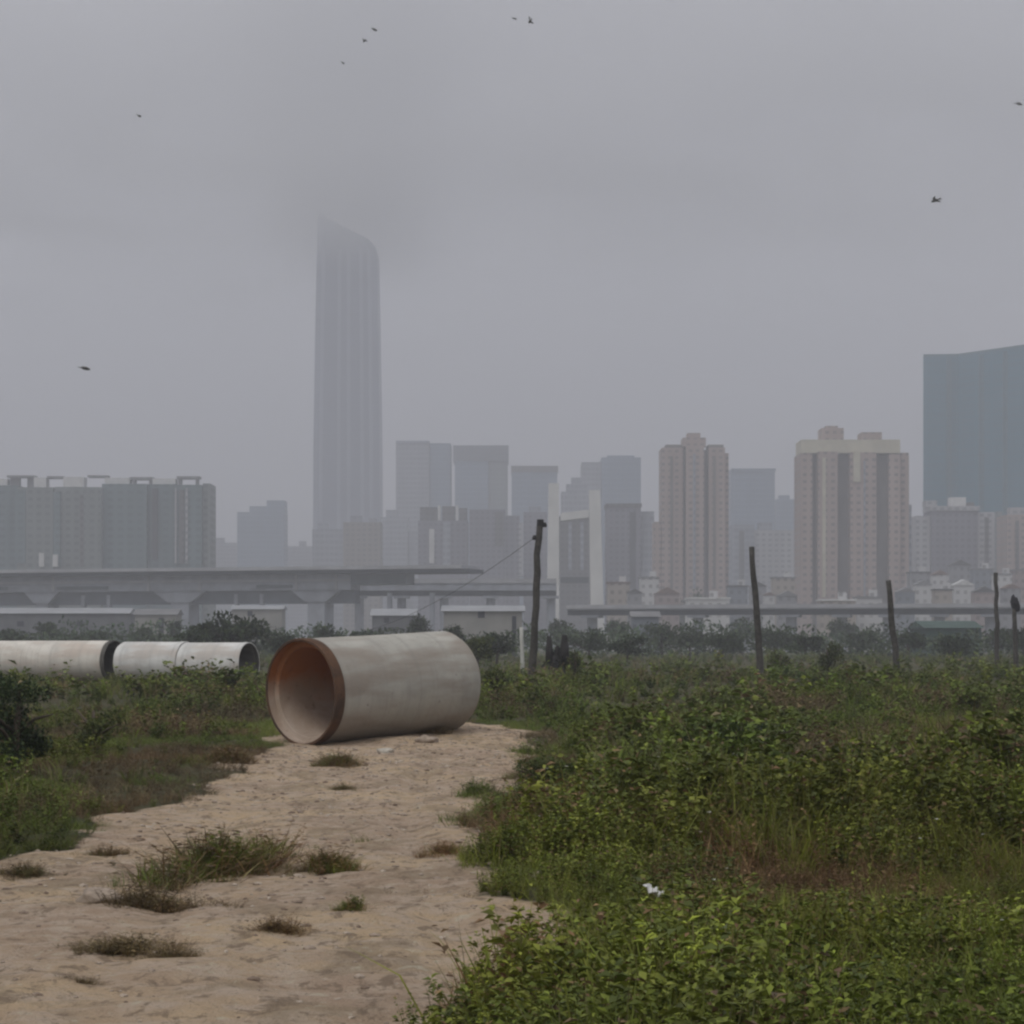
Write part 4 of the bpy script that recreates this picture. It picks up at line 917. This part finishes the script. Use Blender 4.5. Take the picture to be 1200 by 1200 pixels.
def lathe(prof, n, seed, chip=0.0):
    """revolve (x, r) round the local X axis"""
    mb = MB(); rr = np.random.default_rng(seed); ph = rr.uniform(0, 6.28, 8)
    for x, r_ in prof:
        for k in range(n):
            a = 2 * math.pi * k / n
            w = chip * sum(math.sin((3 + 2*j) * a + ph[j] + 2.0*x) / (1 + j) for j in range(5))
            mb.v.append((x + w * 0.6, (r_ + w * 0.5) * math.cos(a), (r_ + w * 0.5) * math.sin(a)))
    for i in range(len(prof) - 1):
        for k in range(n):
            mb.f.append((i*n + k, i*n + (k+1) % n, (i+1)*n + (k+1) % n, (i+1)*n + k))
    return mb
OD, WALL, PL = 1.71, 0.13, 3.25
def pipe(label, front, az, tilt, shell, mouth, rim_m, lip_m, bore, seed, PL=PL, group='concrete pipes lying in the field'):
    """local X runs from the socket end into the pipe"""
    r0 = OD / 2; ri = r0 - WALL; rs = r0 - 0.034; n = 96
    d = Vector((math.sin(az), math.cos(az), math.tan(tilt))).normalized()
    t = thing('concrete_pipe', label, 'pipe', (0, 0, 0), 0, group)
    t.location = front
    t.rotation_euler = (0, -math.asin(d.z), math.atan2(d.y, d.x))
    xs = np.linspace(0.20, PL - 0.10, 12)
    sp = [(0.20, r0 - 0.012)] + [(x, r0) for x in xs] + [(PL - 0.10, r0 - 0.012), (PL - 0.10, r0 - 0.05), (PL, r0 - 0.052), (PL, ri)]
    lathe(sp, n, seed, 0.004).build('shell', shell, t, True)
    lathe([(0.195, r0 + 0.004), (0.19, r0 + 0.012), (0.012, r0 + 0.012), (0.0, r0 + 0.004), (0.0, rs + 0.004), (0.012, rs)], n, seed + 1, 0.004).build('collar', rim_m, t, True)
    lathe([(0.014, rs - 0.001), (0.15, rs - 0.004), (0.152, rs - 0.01), (0.156, ri + 0.012), (0.17, ri)], n, seed + 2, 0.004).build('socket', lip_m, t, True)
    lathe([(0.172, ri - 0.001), (1.0, ri), (2.0, ri), (PL - 0.002, ri - 0.001)], n, seed + 3, 0.003).build('bore', bore, t, True)
    for o in t.children:
        md = o.modifiers.new('edge', 'EDGE_SPLIT'); md.split_angle = R(40)
    return t
hz = float(height(np.array([-3.3]), np.array([38.4]))[0])
pipe('big weathered concrete pipe with a rusty open mouth, alone on the sandy track', (X_(352, 38.3), 38.3, OD/2 + hz - 0.03), R(44), R(2.5), PIPE_MAIN, None, RUST_DK, LIP, BORE, 1, PL=3.3)
az = math.atan2(-0.914, 0.407); d = Vector((-0.914, 0.407)); p0 = Vector((X_(292, 96.0), 96.0))
for i, (gap, dz, lab, sh) in enumerate([
    (0.0, 0.0, 'pale concrete pipe showing its dark open end, rightmost of the distant row', PIPE_PALE),
    (2.94, 0.03, 'pale concrete pipe with a dark patch, second from the right in the distant row', PIPE_PALE),
    (6.36, 0.08, 'long cream grey concrete pipe cut by the left edge, leftmost of the distant row', PIPE_PINK)]):
    q = p0 + d * gap
    pipe(lab, (q.x, q.y, OD/2 + dz - 0.02), az, 0, sh, None, (PIPE_PALE, PIPE_PALE, COLLAR_GREY)[i], COLLAR_GREY, BORE_DK, 20 + i, (3.0, 3.0, 8.2)[i])

# ------------------------------------------------------------------ poles and posts
def pole(name, label, top, bot, Y, r0, r1, seed, cat='pole', bends=5, mat=M_WOOD, group=None):
    r = np.random.default_rng(seed); a = P(*bot, Y); b = P(*top, Y); a.z = min(a.z, 0.0) - 0.3
    t = thing(name, label, cat, (a.x, a.y, 0), 0, group); o = Vector((a.x, a.y, 0)); pts, rad = [], []
    for i in range(bends * 2 + 1):
        u = i / (bends * 2); j = 0 if i in (0, bends * 2) else 1
        pts.append(a.lerp(b, u) - o + Vector((r.normal(0, 0.010), r.normal(0, 0.02), 0)) * j * (b.z ** 0.5)); rad.append((r0 + (r1 - r0) * u) * r.uniform(0.92, 1.08))
    mb = MB(); mb.tube(pts, rad, 10); mb.build('shaft', mat, t, True)
    return t, b
GP = 'old wooden poles at the edge of the field'
p1, top1 = pole('utility_pole', 'tall leaning wooden utility pole with wires, behind the big pipe', (633, 610), (623, 776), 96, 0.17, 0.125, 1, group=GP)
for px, py in ((626.5, 631), (638, 616)):
    c = P(px, py, 96) - p1.location; mb = MB(); b0 = P(632 - (632 - px) * 0.2, py + 1.5, 96) - p1.location
    mb.tube([b0, c], 0.05, 6); mb.tube([c + Vector((0, 0, -0.06)), c + Vector((0, 0, 0.04)), c + Vector((0, 0, 0.13))], [0.09, 0.10, 0.05], 8); mb.build('insulator', M_WIRE, p1)
mb = MB(); mb.tube([P(633, 610, 96) - p1.location + Vector((0, 0, -0.22)), P(633.2, 608.8, 96) - p1.location], [0.145, 0.14], 10); mb.build('cap', M_WIRE, p1)
pole('wooden_pole', 'bare wooden pole leaning left, second from the left', (881, 641), (893.5, 778), 104, 0.17, 0.12, 2, group=GP)
pole('wooden_pole', 'short crooked wooden pole leaning left, third from the left', (1041, 680), (1053, 770), 112, 0.17, 0.13, 5, bends=4, group=GP)
pole('fence_post', 'straight dark post near the right edge', (1167, 671), (1168.5, 768), 150, 0.14, 0.13, 4, 'post')
p5, top5 = pole('fence_post', 'post topped by a dark lump at the right edge', (1189, 712), (1191, 768), 140, 0.16, 0.13, 6, 'post')
bm = bmesh.new(); bmesh.ops.create_icosphere(bm, subdivisions=3, radius=1)
for v in bm.verts:
    n_ = mnoise.noise(v.co * 1.7)
    v.co = Vector((v.co.x * 0.27 * (1 + 0.35 * n_) + (0.10 * (1 - v.co.z) - 0.06) * 1.0, v.co.y * 0.24 * (1 + 0.3 * n_), v.co.z * 0.42 * (1 + 0.25 * n_) + (0.16 if v.co.z > 0.6 and v.co.x < 0 else 0)))
me = bpy.data.meshes.new('lump'); bm.to_mesh(me); bm.free(); me.polygons.foreach_set('use_smooth', [True] * len(me.polygons))
link('lump', me, plain('dark_lump', (0.020, 0.019, 0.024), 0.2, 4), p5, P(1189.5, 708, 140) - p5.location)
pole('marker_post', 'short pale marker post at the foot of the leaning utility pole', (611, 735), (613, 770), 120, 0.10, 0.10, 7, 'post', 2, plain('pale_paint', (0.5, 0.5, 0.47)))

# wires hung from the utility pole
def wire(label, a, b, sag, r_=0.016):
    mb = MB(); pts = [a.lerp(b, i / 24) - Vector((0, 0, sag * 4 * (i/24) * (1 - i/24))) for i in range(25)]
    o = a.copy(); o.z = 0
    mb.tube([p - o for p in pts], r_, 5); tag(mb.build('overhead_wire', M_WIRE, None, True, o), label, 'wire')
wire('thin dark wire running down left from the leaning utility pole', P(626.5, 630, 96), P(305, 727, 206), 2.6, 0.010)

# dark stump with two broken uprights beside the pole
def stump():
    t = thing('tree_stump', 'dark broken stump with two uprights right of the leaning utility pole', 'stump', (X_(652, 98), 98.0, 0)); r = np.random.default_rng(8)
    D_ = plain('charred_wood', (0.026, 0.025, 0.025), 0.3, 4)
    mb = MB(); mb.tube([(0, 0, -0.3), (0.02, 0, 0.4), (0.0, 0.03, 0.8), (0.05, 0, 1.15)], [0.55, 0.36, 0.30, 0.22], 12); mb.build('trunk', D_, t, True)
    for x, h, e, w in ((-0.26, 1.95, -0.30, 0.16), (0.30, 2.0, 0.34, 0.20), (0.02, 1.55, 0.04, 0.12)):
        mb = MB(); mb.tube([(x, 0, 0.85), (x*1.1, 0.02, 1.3), (e, 0.05, h)], [w*1.2, w, w*0.55], 8); mb.build('limb', D_, t, True)
    q, c = crown_quads(r, 420, 1.5, 1.0, 1.3, 0.35, 0.17, np.array([(0.030, 0.032, 0.024), (0.022, 0.024, 0.022)]), 6); quads_mesh('dead_leaves', q, c, M_CROWN, t)
stump()

# ------------------------------------------------------------------ stones and litter
STONE = plain('stone', (0.30, 0.245, 0.195), 0.2, 12); PALE_ST = plain('pale_stone', (0.40, 0.37, 0.32), 0.15, 12)
def stone_mesh(seed, sx, sy, sz, sub=3):
    bm = bmesh.new(); bmesh.ops.create_icosphere(bm, subdivisions=sub, radius=1); o = Vector((seed * 3.7, seed * 1.3, 0))
    for v in bm.verts:
        n_ = 1 + 0.42 * mnoise.noise(v.co * 1.3 + o) + 0.14 * mnoise.noise(v.co * 3.5 + o); v.co = Vector((v.co.x*sx*n_, v.co.y*sy*n_, max(v.co.z, -0.55)*sz*n_))
    me = bpy.data.meshes.new('stone'); bm.to_mesh(me); bm.free(); return me
for i, (px, py, s, mt, lab) in enumerate([
    (944, 1162, 0.062, PALE_ST, 'pale flat stone lying in the weeds at the bottom right'),
    (974, 1174, 0.055, PALE_ST, 'second pale stone right of the flat stone in the bottom right weeds'),
    (905, 1180, 0.045, STONE, 'small grey stone left of the pale flat stone in the bottom right weeds'),
    (118, 1068, 0.10, STONE, 'largest sandy lump of earth between the brown tufts on the left'),
    (632, 1040, 0.07, STONE, 'pale stone on the sand at the notch in the right hand weeds'),
    (452, 880, 0.10, PALE_ST, 'pale stone below the middle of the big pipe'),
    (500, 871, 0.13, STONE, 'lump of rubble under the right end of the big pipe')]):
    x, y = gnd(px, py); me = stone_mesh(i, s * 1.3, s, s * 0.6); me.polygons.foreach_set('use_smooth', [True] * len(me.polygons))
    zh = 0.16 if i < 3 else 0.0
    tag(link('stone', me, mt, None, (x, y, float(height(np.array([x]), np.array([y]))[0]) + s * 0.2)), lab, 'stone')
def pebbles():
    r = np.random.default_rng(21); n = 14000; x, y = pick(n, 7.5, 42, r); k = (sand_dist(x, y) < 0.1) & clear_pipes(x, y); x, y = x[k], y[k]; z = height(x, y)
    bm = bmesh.new(); bmesh.ops.create_icosphere(bm, subdivisions=1, radius=1); V = np.array([v.co[:] for v in bm.verts]); Fc = [tuple(v.index for v in f.verts) for f in bm.faces]; bm.free()
    mb = MB()
    vs_, fs_ = [], []
    for i in range(len(x)):
        s = min(0.020, 0.0085 * math.exp(r.normal(0, 0.6))) * (1 + y[i] / 60); a = V * r.uniform(0.7, 1.25, V.shape) * np.array([s * r.uniform(0.8, 1.6), s, s * 0.6]) + np.array([x[i], y[i], z[i] + s * 0.15])
        b = len(vs_); vs_ += a.tolist(); fs_ += [(p + b, q + b, w + b) for p, q, w in Fc]
    me = bpy.data.meshes.new('pebbles'); me.from_pydata(vs_, [], fs_)
    m, t, p = new_mat('pebble'); g = G(t); t.links.new(g.mix(g.smooth(g.noise(g.obj(), 3.0, 3), 0.35, 0.65), (0.16, 0.115, 0.085), (0.42, 0.355, 0.29)), p.inputs['Base Color'])
    tag(link('pebbles', me, m), 'loose pebbles strewn over the sandy track', 'pebbles', kind='stuff')
pebbles()
def flowers():
    """small white flower heads scattered on the weeds"""
    r = np.random.default_rng(33); x, y = pick(280, 9.5, 32, r); k = (sand_dist(x, y) > 0.35) & (x > -0.6); x, y = x[k], y[k]
    Q, C = [], []
    for i in range(len(x)):
        h = r.uniform(0.28, 0.45); c0 = np.array([x[i], y[i], h + 0.0]); s = r.uniform(0.010, 0.019); m_ = 6; a = np.arange(m_) * 6.283 / m_ + r.uniform(0, 1)
        d = np.stack([np.cos(a), np.sin(a), np.full(m_, 0.35)], -1); Q.append(leaves(np.repeat(c0[None], m_, 0), d, np.full(m_, s), np.full(m_, s * 0.8), r)); C.append(np.full((m_, 3), 0.55) * np.array([1, 0.99, 0.92]))
        Q.append(blades(np.array([[x[i], y[i], 0.0]]), np.array([[0.01, 0.01, 1.0]]), np.array([h * 1.08]), np.array([0.005]), np.array([0.0]), r)); C.append(np.repeat(GREENS[:1], 2, 0))
    tag(quads_mesh('white_wildflowers', np.concatenate(Q), np.concatenate(C), M_LEAF), 'tiny white wildflowers dotted over the right hand weeds', 'flowers', kind='stuff')
flowers()
def litter(px, py, zl, s, seed, lab):
    Y = F * (HC - zl) / (py - PYH); x = X_(px, Y); bm = bmesh.new(); bmesh.ops.create_grid(bm, x_segments=10, y_segments=10, size=1.0)
    for v in bm.verts: v.co = Vector((v.co.x * s, v.co.y * s * 0.8, s * (0.55 * mnoise.noise(v.co * 1.8 + Vector((seed, 0, 0))) + 0.25 * mnoise.noise(v.co * 4 + Vector((0, seed, 0))))))
    bmesh.ops.solidify(bm, geom=bm.faces[:], thickness=0.002)
    me = bpy.data.meshes.new('litter_scrap'); bm.to_mesh(me); bm.free(); me.polygons.foreach_set('use_smooth', [True] * len(me.polygons))
    o = link('litter_scrap', me, WHITE, None, (x, Y, zl)); o.rotation_euler = (0.5, 0.2, seed); tag(o, lab, 'litter')
litter(767, 1044, 0.34, 0.055, 1.0, 'crumpled white scrap caught on the weeds in the lower middle')
litter(638, 995, 0.12, 0.035, 2.0, 'small white scrap at the left edge of the right hand weeds')

# ------------------------------------------------------------------ birds
def bird_mesh():
    mb = MB(); mb.tube([(0.16, 0, 0), (0.12, 0, 0.01), (0.04, 0, 0.01), (-0.06, 0, 0), (-0.12, 0, 0), (-0.2, 0, 0)], [0.008, 0.036, 0.052, 0.044, 0.022, 0.008], 8)
    for s in (-1, 1):
        a = [(0.07, s*0.02, 0.02), (-0.03, s*0.02, 0.02), (-0.05, s*0.10, 0.055), (0.05, s*0.10, 0.06), (-0.13, s*0.16, 0.03), (-0.06, s*0.155, 0.032)]
        b = [(x, y, z - 0.010) for x, y, z in a]
        mb.add(a + b, [(0, 3, 2, 1), (3, 5, 4, 2), (6, 7, 8, 9), (9, 8, 10, 11), (0, 6, 9, 3), (3, 9, 11, 5), (5, 11, 10, 4), (4, 10, 8, 2), (2, 8, 7, 1), (1, 7, 6, 0)])
    a = [(-0.12, -0.015, 0), (-0.12, 0.015, 0), (-0.25, 0.05, 0), (-0.21, 0, 0), (-0.25, -0.05, 0)]
    mb.add(a + [(x, y, z - 0.008) for x, y, z in a], [(0, 1, 2, 3), (0, 3, 4), (5, 8, 7, 6), (5, 9, 8), (0, 5, 6, 1), (1, 6, 7, 2), (2, 7, 8, 3), (3, 8, 9, 4), (4, 9, 5, 0)])
    return mb
BIRD = plain('dark_plumage', (0.15, 0.148, 0.15), 0.2, 8)
bird0 = bird_mesh().build('bird', BIRD)
BM = [(100, 432, 58, 0.3, 0.2, 'dark bird low in the sky above the left flats'), (1096, 235, 60, 2.4, 0.5, 'dark bird high right, above the teal glass slab'),
      (163, 136, 95, 1.2, 0.3, 'small bird high left in the sky'), (439, 35, 90, 0.7, 0.5, 'small bird at the top, right one of a close pair'), (427, 48, 100, 2.0, 0.4, 'small bird at the top, left one of a close pair'),
      (621, 25, 70, 1.9, 1.0, 'bird flying steeply at the top edge right of centre'), (603, 22, 120, 0.4, 0.3, 'tiny bird beside the steeply flying one at the top edge'),
      (1194, 122, 80, 0.1, 0.6, 'bird at the right edge of the sky'), (402, 74, 125, 1.1, 0.5, 'tiny faint bird below the close pair at the top')]
for i, (px, py, Y, rz, rx, lab) in enumerate(BM):
    o = bird0 if i == 0 else bird0.copy()
    if i: COL.objects.link(o)
    o.scale = (0.75,) * 3; o.location = P(px, py, Y); o.rotation_euler = (rx, 0.2, rz); tag(o, lab, 'bird', 'birds in the sky')
